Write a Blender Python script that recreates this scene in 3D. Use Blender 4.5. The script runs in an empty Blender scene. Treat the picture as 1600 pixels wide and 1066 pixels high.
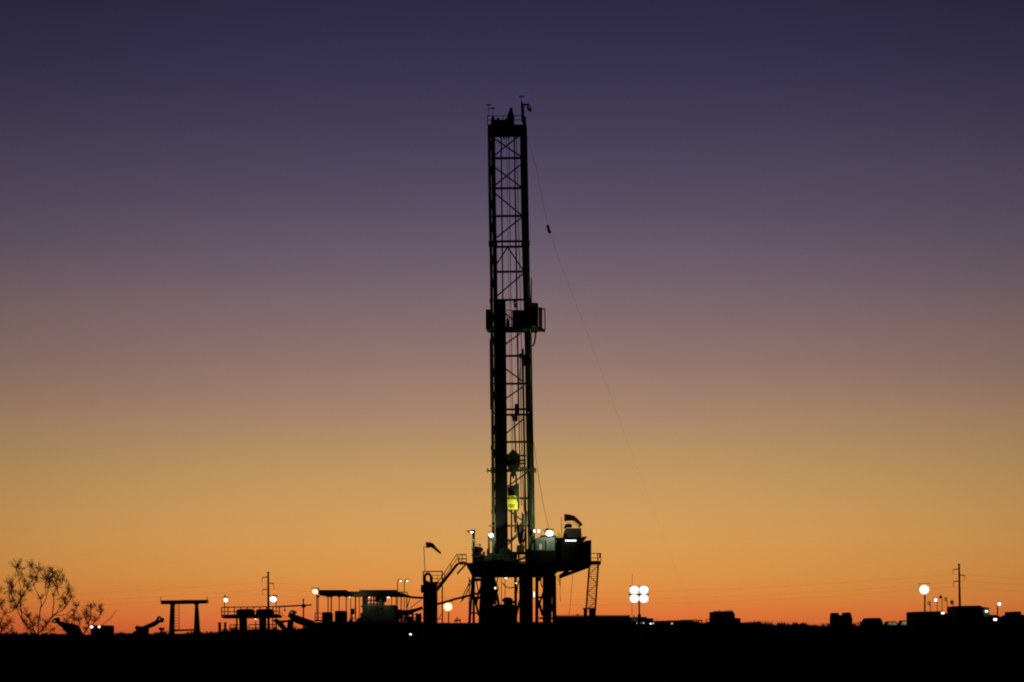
import bpy, math, random
from mathutils import Vector, Matrix
rnd = random.Random(7)
sc = bpy.context.scene
COL = sc.collection
F, CX, YH, EYE = 3240.0, 800.0, 994.0, 1.7     # focal length in photo pixels, picture centre, horizon row, eye height


def P(x, y, Y):
    """point at photo column x, row y, standing Y metres away"""
    return Vector(((x - CX) * Y / F, Y, EYE + (YH - y) * Y / F))


def W(px, Y):
    return px * Y / F


# ------------------------------------------------------------------ materials
def mat_paint(name, c, rough=0.55, metal=0.0, var=0.35, scale=1.5, wear=None):
    m = bpy.data.materials.new(name)
    m.use_nodes = True
    nt = m.node_tree
    b = nt.nodes['Principled BSDF']
    tc = nt.nodes.new('ShaderNodeTexCoord')
    n = nt.nodes.new('ShaderNodeTexNoise')
    n.inputs['Scale'].default_value = scale
    n.inputs['Detail'].default_value = 6
    nt.links.new(tc.outputs['Object'], n.inputs['Vector'])
    r = nt.nodes.new('ShaderNodeValToRGB')
    e = r.color_ramp.elements
    e[0].position = 0.3
    e[1].position = 0.7
    e[0].color = (*[v * (1 - var) for v in c], 1)
    e[1].color = (*[v * (1 + var) for v in c], 1)
    if wear:
        k = r.color_ramp.elements.new(0.76)
        k.color = (*wear, 1)
    nt.links.new(n.outputs['Fac'], r.inputs['Fac'])
    nt.links.new(r.outputs['Color'], b.inputs['Base Color'])
    rr = nt.nodes.new('ShaderNodeMapRange')
    rr.inputs['To Min'].default_value = max(0.05, rough - 0.12)
    rr.inputs['To Max'].default_value = min(1, rough + 0.12)
    nt.links.new(n.outputs['Fac'], rr.inputs['Value'])
    nt.links.new(rr.outputs['Result'], b.inputs['Roughness'])
    b.inputs['Metallic'].default_value = metal
    return m


def mat_emit(name, c, s):
    m = bpy.data.materials.new(name)
    m.use_nodes = True
    nt = m.node_tree
    b = nt.nodes['Principled BSDF']
    b.inputs['Base Color'].default_value = (0.6, 0.6, 0.6, 1)
    b.inputs['Emission Color'].default_value = (*c, 1)
    b.inputs['Emission Strength'].default_value = s
    return m


def mat_cloth(name, c):
    m = bpy.data.materials.new(name)
    m.use_nodes = True
    nt = m.node_tree
    nt.nodes.clear()
    o = nt.nodes.new('ShaderNodeOutputMaterial')
    d = nt.nodes.new('ShaderNodeBsdfDiffuse')
    t = nt.nodes.new('ShaderNodeBsdfTranslucent')
    mx = nt.nodes.new('ShaderNodeMixShader')
    tc = nt.nodes.new('ShaderNodeTexCoord')
    n = nt.nodes.new('ShaderNodeTexNoise')
    n.inputs['Scale'].default_value = 5
    r = nt.nodes.new('ShaderNodeValToRGB')
    r.color_ramp.elements[0].color = (*[v * 0.7 for v in c], 1)
    r.color_ramp.elements[1].color = (*[v * 1.2 for v in c], 1)
    nt.links.new(tc.outputs['Object'], n.inputs['Vector'])
    nt.links.new(n.outputs['Fac'], r.inputs['Fac'])
    nt.links.new(r.outputs['Color'], d.inputs['Color'])
    nt.links.new(r.outputs['Color'], t.inputs['Color'])
    mx.inputs[0].default_value = 0.75
    nt.links.new(d.outputs[0], mx.inputs[1])
    nt.links.new(t.outputs[0], mx.inputs[2])
    nt.links.new(mx.outputs[0], o.inputs['Surface'])
    return m


M = {}
M['steel'] = mat_paint('dark_steel', (0.045, 0.05, 0.036), 0.45, 0.3)
M['mast'] = mat_paint('mast_green_paint', (0.05, 0.075, 0.035), 0.3, 0.15, wear=(0.12, 0.07, 0.03))
M['green'] = mat_paint('green_paint', (0.07, 0.12, 0.06), 0.45)
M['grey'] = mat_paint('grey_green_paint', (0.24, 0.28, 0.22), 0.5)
M['black'] = mat_paint('black_paint', (0.016, 0.015, 0.013), 0.85)
M['black'].node_tree.nodes['Principled BSDF'].inputs['Specular IOR Level'].default_value = 0.12
M['rust'] = mat_paint('rusty_steel', (0.06, 0.03, 0.018), 0.75)
M['yellow'] = mat_paint('yellow_paint', (0.72, 0.62, 0.015), 0.5, 0, 0.15)
M['drum'] = mat_paint('dull_yellow_paint', (0.22, 0.23, 0.05), 0.55)
M['cable'] = mat_paint('wire_rope', (0.035, 0.03, 0.025), 0.5, 0.4)
M['rubber'] = mat_paint('hose_rubber', (0.02, 0.02, 0.02), 0.7)
M['pipe'] = mat_paint('drill_pipe_steel', (0.009, 0.008, 0.006), 0.8, 0.0)
M['pipe'].node_tree.nodes['Principled BSDF'].inputs['Specular IOR Level'].default_value = 0.08
M['wood'] = mat_paint('pole_wood', (0.05, 0.035, 0.025), 0.85, 0, 0.4, 6)
M['cream'] = mat_paint('cream_cabin_paint', (0.10, 0.09, 0.07), 0.6)
M['lamp_body'] = mat_paint('lamp_housing', (0.05, 0.05, 0.055), 0.45, 0.3)
M['glass'] = mat_paint('dark_glass', (0.02, 0.025, 0.03), 0.08)
M['sock'] = mat_cloth('windsock_cloth', (0.80, 0.30, 0.22))
M['tarp'] = mat_cloth('grey_tarpaulin', (0.85, 0.78, 0.8))
M['bark'] = mat_paint('bark', (0.06, 0.04, 0.028), 0.9, 0, 0.4, 8)
M['leaf'] = mat_cloth('shrub_leaf', (0.12, 0.085, 0.045))
M['grass'] = mat_cloth('dry_scrub', (0.04, 0.032, 0.018))
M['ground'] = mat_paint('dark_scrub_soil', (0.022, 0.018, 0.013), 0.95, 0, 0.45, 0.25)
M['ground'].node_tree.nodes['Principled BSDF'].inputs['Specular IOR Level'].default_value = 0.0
M['white_big'] = mat_emit('flood_white_large', (1, 0.98, 0.95), 5)
M['white'] = mat_emit('flood_white', (0.93, 0.97, 1.0), 9)
M['warm'] = mat_emit('flood_warm', (1.0, 0.74, 0.24), 5)
M['soft_warm'] = mat_emit('flood_soft_warm', (1.0, 0.88, 0.58), 5)
M['tube'] = mat_emit('tube_light', (0.95, 1.0, 0.82), 2.5)
M['reflector'] = mat_paint('lamp_reflector', (0.42, 0.42, 0.42), 0.4, 0, 0.03)
M['small_cool'] = mat_emit('small_cool_lamp', (0.85, 0.88, 1.0), 4)
M['small_warm'] = mat_emit('small_warm_lamp', (1.0, 0.8, 0.5), 3)
M['amber'] = mat_emit('small_amber_lamp', (1.0, 0.35, 0.06), 0.6)
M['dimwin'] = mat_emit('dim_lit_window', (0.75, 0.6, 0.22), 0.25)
M['red'] = mat_emit('red_tail_lamp', (1.0, 0.06, 0.02), 0.7)


# ------------------------------------------------------------------ mesh builder
class MB:
    def __init__(s):
        s.v, s.f = [], []

    def add(s, vs, fs):
        o = len(s.v)
        s.v += [tuple(v) for v in vs]
        s.f += [tuple(i + o for i in f) for f in fs]
        return s

    def box(s, a, b):
        x0, x1 = sorted((a[0], b[0])); y0, y1 = sorted((a[1], b[1])); z0, z1 = sorted((a[2], b[2]))
        vs = [(x0, y0, z0), (x1, y0, z0), (x1, y1, z0), (x0, y1, z0), (x0, y0, z1), (x1, y0, z1), (x1, y1, z1), (x0, y1, z1)]
        return s.add(vs, [(0, 3, 2, 1), (4, 5, 6, 7), (0, 1, 5, 4), (1, 2, 6, 5), (2, 3, 7, 6), (3, 0, 4, 7)])

    def pbox(s, x0, y0, x1, y1, Y, d):
        """box over photo columns x0..x1 and rows y0..y1, front face at Y, d metres deep"""
        a, b = P(x0, y1, Y), P(x1, y0, Y)
        return s.box(a, (b.x, Y + d, b.z))

    def cbox(s, c, size, rot=None):
        h = Vector(size) / 2
        vs = [Vector((sx * h.x, sy * h.y, sz * h.z)) for sz in (-1, 1) for sx, sy in ((-1, -1), (1, -1), (1, 1), (-1, 1))]
        if rot:
            vs = [rot @ v for v in vs]
        return s.add([v + Vector(c) for v in vs], [(0, 3, 2, 1), (4, 5, 6, 7), (0, 1, 5, 4), (1, 2, 6, 5), (2, 3, 7, 6), (3, 0, 4, 7)])

    def frame(s, a, b):
        d = (Vector(b) - Vector(a)).normalized()
        up = Vector((0, 1, 0)) if abs(d.y) < 0.9 else Vector((0, 0, 1))
        u = d.cross(up).normalized()
        return d, u, u.cross(d).normalized()

    def beam(s, a, b, w, t=None):
        t = w if t is None else t
        a, b = Vector(a), Vector(b)
        d, u, v = s.frame(a, b)
        vs = [p + u * (w / 2 * i) + v * (t / 2 * j) for p in (a, b) for i, j in ((-1, -1), (1, -1), (1, 1), (-1, 1))]
        return s.add(vs, [(0, 3, 2, 1), (4, 5, 6, 7), (0, 1, 5, 4), (1, 2, 6, 5), (2, 3, 7, 6), (3, 0, 4, 7)])

    def hbeam(s, a, b, w, t=None):
        """an I-section: two flanges and a web"""
        t = w if t is None else t
        a, b = Vector(a), Vector(b)
        d, u, v = s.frame(a, b)
        k = w * 0.13
        for sg in (-1, 1):
            o = u * (sg * (w / 2 - k / 2))
            s.beam(a + o, b + o, k, t)
        e = d * 0.004
        return s.beam(a + e, b - e, w - 2 * k, t * 0.2)

    def tube(s, a, b, r, n=8, r2=None):
        return s.path([a, b], [r, r if r2 is None else r2], n)

    def path(s, pts, r, n=8):
        pts = [Vector(p) for p in pts]
        m = len(pts)
        rs = r if isinstance(r, (list, tuple)) else [r] * m
        vs, fs = [], []
        u0 = None
        for i, p in enumerate(pts):
            d = (pts[min(i + 1, m - 1)] - pts[max(i - 1, 0)])
            d = d.normalized() if d.length > 1e-9 else Vector((0, 0, 1))
            if u0 is None:
                up = Vector((0, 1, 0)) if abs(d.y) < 0.9 else Vector((1, 0, 0))
                u0 = d.cross(up).normalized()
            u = (u0 - d * u0.dot(d))
            u = u.normalized() if u.length > 1e-6 else d.orthogonal().normalized()
            u0 = u
            w = d.cross(u)
            for k in range(n):
                t = 2 * math.pi * k / n
                vs.append(p + (u * math.cos(t) + w * math.sin(t)) * rs[i])
        for i in range(m - 1):
            for k in range(n):
                k2 = (k + 1) % n
                fs.append((i * n + k, i * n + k2, (i + 1) * n + k2, (i + 1) * n + k))
        fs.append(tuple(range(n - 1, -1, -1)))
        fs.append(tuple((m - 1) * n + k for k in range(n)))
        return s.add(vs, fs)

    def prism(s, pts, Y, d):
        """outline in photo pixels, converted at distance Y, d metres deep"""
        q = [P(x, y, Y) for x, y in pts]
        n = len(q)
        area = sum(q[i].x * q[(i + 1) % n].z - q[(i + 1) % n].x * q[i].z for i in range(n))
        if area < 0:
            q.reverse()
        vs = q + [Vector((p.x, Y + d, p.z)) for p in q]
        fs = [tuple(range(n)), tuple(range(2 * n - 1, n - 1, -1))]
        fs += [(i, i + n, (i + 1) % n + n, (i + 1) % n) for i in range(n)]
        return s.add(vs, fs)

    def ball(s, c, r, sc=(1, 1, 1), n=10, m=6):
        c = Vector(c)
        vs, fs = [], []
        for i in range(1, m):
            a = math.pi * i / m
            for k in range(n):
                t = 2 * math.pi * k / n
                vs.append(c + Vector((r * sc[0] * math.sin(a) * math.cos(t), r * sc[1] * math.sin(a) * math.sin(t), r * sc[2] * math.cos(a))))
        for i in range(m - 2):
            for k in range(n):
                fs.append((i * n + k, (i + 1) * n + k, (i + 1) * n + (k + 1) % n, i * n + (k + 1) % n))
        vs.append(c + Vector((0, 0, r * sc[2]))); vs.append(c - Vector((0, 0, r * sc[2])))
        top = len(vs) - 2
        for k in range(n):
            fs.append((k, (k + 1) % n, top))
            fs.append(((m - 2) * n + (k + 1) % n, (m - 2) * n + k, top + 1))
        return s.add(vs, fs)

    def build(s, name, mat, parent=None, loc=None, smooth=False):
        off = Vector((0, 0, 0))
        if parent is not None:
            r = parent
            while r.parent is not None:
                r = r.parent
            off = r.location.copy()
        elif loc is not None:
            off = Vector(loc)
        me = bpy.data.meshes.new(name)
        me.from_pydata([(v[0] - off.x, v[1] - off.y, v[2] - off.z) for v in s.v], [], s.f)
        me.materials.append(M[mat])
        if smooth:
            me.polygons.foreach_set('use_smooth', [True] * len(me.polygons))
        me.update()
        o = bpy.data.objects.new(name, me)
        COL.objects.link(o)
        if parent is not None:
            o.parent = parent
        elif loc is not None:
            o.location = off
        return o


def tag(o, label, cat, group=None, kind=None):
    o['label'] = label
    o['category'] = cat
    if group: o['group'] = group
    if kind: o['kind'] = kind
    return o


def thing(name, label, cat, loc, group=None):
    o = bpy.data.objects.new(name, None)
    COL.objects.link(o)
    o.location = Vector(loc)
    o.empty_display_size = 0.3
    return tag(o, label, cat, group)


def copy_tree(o, parent=None):
    c = o.copy()
    COL.objects.link(c)
    c.parent = parent
    for ch in list(o.children):
        copy_tree(ch, c)
    return c


def lerp_tab(tab, y):
    if y <= tab[0][0]: return tab[0][1]
    for (a, p), (b, q) in zip(tab, tab[1:]):
        if y <= b: return p + (q - p) * (y - a) / (b - a)
    return tab[-1][1]


def railing(pts, h, r=0.03, step=1.5, mid=True, toe=True):
    """handrail along world points (feet), h high"""
    m = MB()
    for a, b in zip(pts, pts[1:]):
        a, b = Vector(a), Vector(b)
        L = (b - a).length
        n = max(1, round(L / step))
        for i in range(n + 1):
            p = a.lerp(b, i / n)
            m.tube(p, p + Vector((0, 0, h)), r, 6)
        up = Vector((0, 0, h))
        m.tube(a + up, b + up, r, 6)
        if mid: m.tube(a + up * 0.5, b + up * 0.5, r * 0.8, 6)
        if toe: m.beam(a + Vector((0, 0, 0.08)), b + Vector((0, 0, 0.08)), 0.14, 0.015)
    return m


# ------------------------------------------------------------------ sky
def lin(c):
    return tuple(((v / 255) / 12.92 if v / 255 <= 0.04045 else ((v / 255 + 0.055) / 1.055) ** 2.4) for v in c)


SKY = [(994, (210, 94, 50)), (975, (221, 108, 55)), (960, (225, 118, 58)), (932, (225, 137, 64)), (895, (222, 149, 74)),
       (850, (217, 156, 83)), (802, (210, 157, 92)), (750, (197, 153, 97)), (702, (183, 146, 101)), (640, (167, 132, 109)),
       (580, (150, 120, 110)), (502, (132, 108, 110)), (440, (116, 98, 108)), (382, (102, 89, 105)), (320, (90, 79, 99)),
       (252, (78, 70, 93)), (190, (68, 61, 87)), (122, (58, 53, 81)), (60, (51, 47, 75)), (2, (46, 42, 69)), (-300, (24, 22, 44)), (-560, (12, 12, 28))]
wd = bpy.data.worlds.new('World')
sc.world = wd
wd.use_nodes = True
nt = wd.node_tree
bg = nt.nodes['Background']
tc = nt.nodes.new('ShaderNodeTexCoord')
sep = nt.nodes.new('ShaderNodeSeparateXYZ')
nt.links.new(tc.outputs['Generated'], sep.inputs[0])


def mth(op, a, b=None):
    n = nt.nodes.new('ShaderNodeMath')
    n.operation = op
    for i, q in enumerate((a, b)):
        if q is None: continue
        if isinstance(q, (int, float)): n.inputs[i].default_value = q
        else: nt.links.new(q, n.inputs[i])
    return n.outputs[0]


hl = mth('SQRT', mth('ADD', mth('MULTIPLY', sep.outputs[0], sep.outputs[0]), mth('MULTIPLY', sep.outputs[1], sep.outputs[1])))
te = mth('DIVIDE', sep.outputs[2], mth('MAXIMUM', hl, 0.001))
RANGE = 1560.0
nz = nt.nodes.new('ShaderNodeTexNoise')          # faint uneven air in the afterglow
mp = nt.nodes.new('ShaderNodeMapping')
mp.inputs['Scale'].default_value = (1.2, 1.2, 9)
nt.links.new(tc.outputs['Generated'], mp.inputs[0])
nt.links.new(mp.outputs[0], nz.inputs['Vector'])
nz.inputs['Scale'].default_value = 3
nz.inputs['Detail'].default_value = 4
tpos = mth('ADD', mth('MULTIPLY', te, F / RANGE), mth('MULTIPLY', mth('SUBTRACT', nz.outputs['Fac'], 0.5), 0.022))
rp = nt.nodes.new('ShaderNodeValToRGB')
els = rp.color_ramp.elements
while len(els) > 1: els.remove(els[-1])
for i, (y, c) in enumerate(SKY):
    p = (YH - y) / RANGE
    e = els[0] if i == 0 else els.new(min(1, p))
    e.position = min(1, p)
    e.color = (*lin(c), 1)
nt.links.new(tpos, rp.inputs['Fac'])
cosA = mth('DIVIDE', sep.outputs[1], mth('MAXIMUM', hl, 0.001))
az = mth('POWER', mth('MULTIPLY', mth('ADD', cosA, 1.0), 0.5), 19.0)
az = mth('ADD', mth('MULTIPLY', az, 0.96), 0.04)
mulc = nt.nodes.new('ShaderNodeMix')
mulc.data_type = 'RGBA'
mulc.blend_type = 'MULTIPLY'
mulc.inputs[0].default_value = 1.0
nt.links.new(rp.outputs['Color'], mulc.inputs[6])
nt.links.new(az, mulc.inputs[7])
nt.links.new(mulc.outputs[2], bg.inputs['Color'])
bg.inputs['Strength'].default_value = 1.0

# ------------------------------------------------------------------ ground
RIDGE = [(-200, 991), (170, 991.5), (300, 990), (420, 995), (560, 1000), (1600, 1000), (1800, 999)]
BANK = [(300, 1012), (335, 988), (400, 985), (480, 983), (560, 976), (690, 973.5), (860, 972), (1000, 975), (1100, 977), (1200, 976.5),
        (1290, 978), (1420, 979), (1600, 976), (1800, 975)]


def sn(x, k): return math.sin(x * 1.3 + k) * 0.5 + math.sin(x * 3.1 + 2.1 * k) * 0.3 + math.sin(x * 7.7 + 3.3 * k) * 0.2


def height(X, Y):
    u = CX + F * X / 85
    zc = EYE + (YH - lerp_tab(RIDGE, u)) * 85 / F
    h = zc * math.exp(-((Y - 85) / 16) ** 2)
    u = CX + F * X / 183
    zb = EYE + (YH - lerp_tab(BANK, u)) * 183 / F
    if u < 300: zb = 0.4
    h = max(h, zb * math.exp(-((Y - 183) / 4.2) ** 4) if abs(Y - 183) < 30 else 0)
    w = min(1.0, abs(Y) / 30)
    return h + w * 0.035 * sn(X * 0.6, Y * 0.8) + w * 0.02 * sn(X * 1.7 + 3, Y * 1.1)


def axis(lo, hi, fine_lo, fine_hi, st, grow=1.25):
    a = []
    x = fine_lo
    while x <= fine_hi: a.append(x); x += st
    s_ = st; x = a[-1]
    while x < hi: s_ *= grow; x += s_; a.append(x)
    s_ = st; x = a[0]
    while x > lo: s_ *= grow; x -= s_; a.insert(0, x)
    return a


xs = axis(-9000, 9000, -55, 55, 0.5)
ys = axis(-600, 60, 40, 70, 4) [:-1] if False else None
ya = [-600, -300, -150, -80, -40, -20, -8, 0, 8, 16, 24, 32, 40, 48, 56, 62]
y_ = 66
while y_ < 108: ya.append(y_); y_ += 1.2
ya += [112, 120, 130, 140, 150, 160, 168, 174]
y_ = 176
while y_ < 192: ya.append(y_); y_ += 0.6
ya += [194, 198, 205, 215, 230, 250, 290, 350, 450, 650, 1000, 1700, 3000, 6000, 12000]
g = MB()
vs = [(X, Y, height(X, Y)) for Y in ya for X in xs]
nx = len(xs)
g.add(vs, [(j * nx + i, j * nx + i + 1, (j + 1) * nx + i + 1, (j + 1) * nx + i) for j in range(len(ya) - 1) for i in range(nx - 1)])
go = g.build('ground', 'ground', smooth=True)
go['kind'] = 'structure'
go['label'] = 'dark flat desert ground with a low dirt rise'

# low scrub and grass along the two crests
g = MB()


def tuft(c, h, n, spread):
    for _ in range(n):
        a = rnd.uniform(0, 2 * math.pi)
        t = rnd.uniform(0.1, spread)
        b = c + Vector((math.cos(a) * t * 0.4, math.sin(a) * t * 0.4, -0.03))
        tip = c + Vector((math.cos(a) * t, math.sin(a) * t, h * rnd.uniform(0.5, 1)))
        w = Vector((math.cos(a + 1.57), math.sin(a + 1.57), 0)) * rnd.uniform(0.012, 0.03)
        g.add([b - w, b + w, b.lerp(tip, 0.6) + w * 1.1, tip, b.lerp(tip, 0.6) - w * 1.1], [(0, 1, 2, 3, 4)])


for _ in range(700):
    X = rnd.uniform(-26, 26); Y = rnd.gauss(85, 3)
    tuft(Vector((X, Y, height(X, Y))), rnd.choice([0.06, 0.08, 0.1, 0.14]), 10, 0.2)
for _ in range(900):
    X = rnd.uniform(-26, 52); Y = rnd.gauss(183, 1.6)
    if -7.5 < X < 4.5: continue
    tuft(Vector((X, Y, height(X, Y))), rnd.choice([0.08, 0.12, 0.15, 0.2, 0.34, 0.5]), 14, 0.5)
go = g.build('scrub', 'grass')
tag(go, 'low dry scrub and grass tufts along the dark dirt crests', 'scrub', kind='stuff')

# ------------------------------------------------------------------ derrick
YR = 200.0
LX = [(190, 761.6), (215, 762), (330, 763.5), (430, 765.5), (530, 766.2), (640, 767.2), (760, 768), (880, 768.8)]
RX = [(190, 823.2), (215, 823.8), (330, 825.6), (430, 828), (530, 831), (640, 832.6), (760, 835), (880, 836.5)]
L = lambda y: lerp_tab(LX, y)
R = lambda y: lerp_tab(RX, y)
yf, yb = YR - 1.6, YR + 1.6
FLOOR = 882
der = thing('drilling_derrick', 'tall slender lattice drilling mast rising from the rig floor to its crown', 'derrick', P(801, FLOOR, YR))
ySt = [200, 247.5, 294.5, 338, 381, 425, 469, 515, 556, 600, 645, 691, 735, 779, 822, FLOOR]


def leg(fx, Y, wpx):
    m = MB()
    for a, b in zip(ySt, ySt[1:]):
        m.hbeam(P(fx(a), a, Y), P(fx(b), b, Y), W(wpx, YR), 0.3)
    for j in (381, 735):                                   # section joint lugs
        m.cbox(P(fx(j), j, Y), (W(wpx + 2, YR), 0.4, 0.5))
    return m


legs = []
for fx, Y, w in ((lambda y: L(y) + 2.3, yf, 4.6), (lambda y: L(y) + 8.4, yb, 6.6), (lambda y: R(y) - 2.6, yf, 5.2), (lambda y: R(y) - 8.2, yb, 6.4)):
    legs.append(leg(fx, Y, w).build('leg', 'mast', der))
for k, (fa, fb) in enumerate((((lambda y: L(y) + 2.3), (lambda y: L(y) + 8.6)), ((lambda y: R(y) - 2.6), (lambda y: R(y) - 8.4)))):
    m = MB()
    for i, (a, b) in enumerate(zip(ySt, ySt[1:])):
        p, q = (P(fa(a), a, yf + .15), P(fb(b), b, yb - .15)) if i % 2 else (P(fa(b), b, yf + .15), P(fb(a), a, yb - .15))
        m.beam(p, q, 0.12)
        m.beam(P(fa(a), a, yf + .15), P(fb(a), a, yb - .15), 0.13)
    m.build('side_lattice', 'mast', legs[k * 2])
for y in (247.5, 294.5, 338, 377.5, 386, 425, 469, 556.5, 600, 640, 648.5, 691, 735, 779, 822):
    m = MB()
    m.hbeam(P(L(y) + 9, y, yb), P(R(y) - 8, y - 0.5, yb), 0.19, 0.2)
    m.build('girt', 'mast', der)
for x0, y0, x1, y1 in ((771, 216, 813, 244), (772, 243.5, 808, 215), (772, 261, 814, 292), (773, 290, 814, 257), (773, 302, 815, 336.5),
                       (815, 340, 775, 372), (793, 387, 775, 414), (793.5, 387, 817, 422), (817, 428, 775, 464), (778, 481, 812, 508),
                       (813, 521, 780, 545), (776, 566, 818, 597), (819, 603, 777, 632), (820, 653, 776, 690), (823, 739, 778, 771), (776, 783, 822, 818),
                       (822, 826, 776, 866)):
    MB().beam(P(x0, y0, yb - 0.02), P(x1, y1, yb - 0.02), 0.125).build('diagonal_brace', 'mast', der)
for xo, y0, y1, w in ((21.0, 213, 880, 0.13), (41.5, 213, 640, 0.11)):                    # guide rails for the travelling block
    MB().beam(P(L(y0) + xo, y0, YR + 0.6), P(L(y1) + xo - (0 if xo < 30 else -1.2), y1, YR + 0.6), w, 0.15).build('guide_rail', 'mast', der)
m = MB()
m.path([P(R(y) - 14.5, y, YR + 0.4) for y in (545, 600, 700, 800, 880)], 0.1, 8)
m.build('standpipe', 'mast', der, smooth=True)
m = MB()
m.path([P(L(y) - 0.4, y, yf - 0.2) for y in (530, 560, 640)], 0.06)
m.build('cable_tray', 'mast', der)
m = MB()                                                      # stub beam through the mast with end plates
m.beam(P(762, 735.8, yf - .1), P(837, 734.5, yf - .1), 0.16)
for x in (761.8, 837):
    m.cbox(P(x, 735, yf - .1), (0.1, 0.25, 0.42))
m.build('torque_beam', 'mast', der)
for y in (470, 585, 700, 800):                                # pipe clamps on the left leg
    MB().cbox(P(L(y) + 0.3, y, yf - .05), (0.14, 0.2, 0.4)).build('leg_clamp', 'mast', der)
m = MB()                                                       # ladder up the right side
for xo in (-3.6, -0.4):
    m.path([P(R(y) + xo, y, yf - 0.35) for y in (215, 430, 530, 640, 760, 870)], 0.025, 5)
for i in range(180):
    y = 216 + i * 3.6
    m.tube(P(R(y) - 3.6, y, yf - 0.35), P(R(y) - 0.4, y, yf - 0.35), 0.014, 4)
m.build('ladder', 'mast', der)

# crown
m = MB()
m.pbox(762.2, 194.5, 823, 201, YR - 1.7, 3.4)
for x in (776, 781, 785.5, 803, 807.5):
    m.pbox(x, 205, x + 2, 213.5 + (x % 2), YR - 0.2, 0.4)
crown = m.build('crown_block', 'black', der)
for pts in ([(763, 205), (774, 205), (769, 214), (764, 214)], [(810, 205), (823, 205), (824, 215), (814, 215)]):
    MB().prism(pts, YR - .3, .6).build('gusset', 'black', crown)
for i, x in enumerate((789, 792, 795)):
    q = MB()
    c = P(x, 209.6, YR - 0.3 + 0.3 * i)
    q.tube(c - Vector((0.05, 0, 0)), c + Vector((0.05, 0, 0)), 0.52, 20)
    q.build('sheave', 'steel', crown, smooth=False)
q = MB()
for y0, y1 in ((YR - 1.7, YR - 1.7), (YR + 1.7, YR + 1.7)):
    for yy in (181.5, 188):
        q.tube(P(761.5, yy, y0), P(818, yy - 0.6, y0), 0.035, 6)
    for x in (761.5, 769.5, 786, 803, 817):
        q.tube(P(x, 181, y0), P(x, 196, y0), 0.035, 6)
for x in (761.5, 817):
    q.tube(P(x, 181.5, YR - 1.7), P(x, 181.5, YR + 1.7), 0.035, 6)
q.build('handrail', 'steel', crown)
q = MB()
q.prism([(766.5, 196), (767.5, 186), (769, 181.5), (771, 180.5), (772.5, 184), (773.5, 188), (776, 188), (776.5, 183.5), (779.5, 183.5),
         (781, 188), (785, 188.5), (789, 186.5), (792.5, 184), (793, 196)], YR - 0.6, 1.2)
q.build('sheave_guard', 'steel', crown)
q = MB()
q.prism([(791.5, 196), (793, 180), (795.5, 172.5), (797, 168), (800, 168), (801, 173), (802.8, 180), (803.5, 196)], YR - 0.4, 0.8)
q.build('crown_peak', 'steel', crown)
q = MB()
q.pbox(817, 182, 822, 197, YR - 0.5, 1.0)
q.build('corner_post', 'steel', crown)
q = MB()
q.tube(P(815.2, 160, YR), P(816.2, 190, YR), 0.09); q.tube(P(818, 165, YR), P(818.4, 190, YR), 0.06)
q.beam(P(815.2, 164, YR), P(827, 163.4, YR), 0.15)
q.beam(P(826, 163.5, YR), P(824, 168, YR), 0.1)
q.beam(P(823.5, 167, YR), P(828.5, 174, YR), 0.2); q.beam(P(826.8, 164, YR), P(829.5, 170, YR), 0.1)
q.ball(P(828.2, 172.3, YR), 0.16)
q.build('gin_pole', 'steel', der)
for x, y0, y1, bar in ((763.6, 164, 182, 3), (770, 169.3, 181, 3), (815.2, 151, 161, 3.2)):
    q = MB()
    q.tube(P(x, y0 - .8, YR - 1), P(x, y1, YR - 1), 0.026, 6)
    q.beam(P(x - bar, y0 + .3, YR - 1), P(x + bar, y0 - .3, YR - 1), 0.06)
    for s_ in (-1, 1): q.ball(P(x + s_ * bar, y0, YR - 1), 0.07, n=8, m=5)
    q.ball(P(x, y0, YR - 1), 0.09, n=8, m=5)
    q.build('wind_gauge', 'steel', der)

# racking board platform
m = MB()
m.pbox(763, 510.5, 841, 513.8, YR - 2.2, 2.6)
m.prism([(759.5, 512), (763, 512), (763, 515.5), (762, 515.5)], YR - 2.1, 2)
m.prism([(841, 511), (852, 514.5), (852, 515.8), (841, 515)], YR - 2.1, 1.5)
rb = m.build('racking_board', 'green', der)
for x0, x1, y0, y1, Y, d, mt in ((759, 770.5, 483.5, 513.5, YR - 3.1, 0.1, 'green'), (800.5, 820, 484.5, 513, YR + 1.75, 0.1, 'green'), (775, 788.5, 470.5, 513, YR + 1.9, 0.1, 'green')):
    q = MB(); q.pbox(x0, y0, x1, y1, Y, d)
    for k in range(1, 3):
        xx = x0 + (x1 - x0) * k / 3
        q.pbox(xx, y0 + 1, xx + 0.6, y1 - 1, Y - 0.05, 0.05)
    q.build('windwall', mt, rb)
q = MB()                                                       # rounded wind wall on the right
for i in range(9):
    t0, t1 = math.pi * i / 9, math.pi * (i + 1) / 9
    c = P(834.5, 496, YR - 1.5)
    r = W(6.5, YR)
    a = c + Vector((-math.cos(t0) * r, -math.sin(t0) * r * 1.3, 0)); b = c + Vector((-math.cos(t1) * r, -math.sin(t1) * r * 1.3, 0))
    zt, zb_ = P(0, 478.3, YR).z, P(0, 515, YR).z
    q.add([(a.x, a.y, zb_), (b.x, b.y, zb_), (b.x, b.y, zt), (a.x, a.y, zt)], [(0, 1, 2, 3)])
    q.add([(a.x, a.y + .04, zb_), (b.x, b.y + .04, zb_), (b.x, b.y + .04, zt), (a.x, a.y + .04, zt)], [(3, 2, 1, 0)])
q.build('windwall', 'green', rb, smooth=True)
q = MB(); q.pbox(841.5, 480.5, 847.5, 514, YR - 1.2, 0.06)
q.build('windwall', 'tarp', rb)
q = MB()
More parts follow.
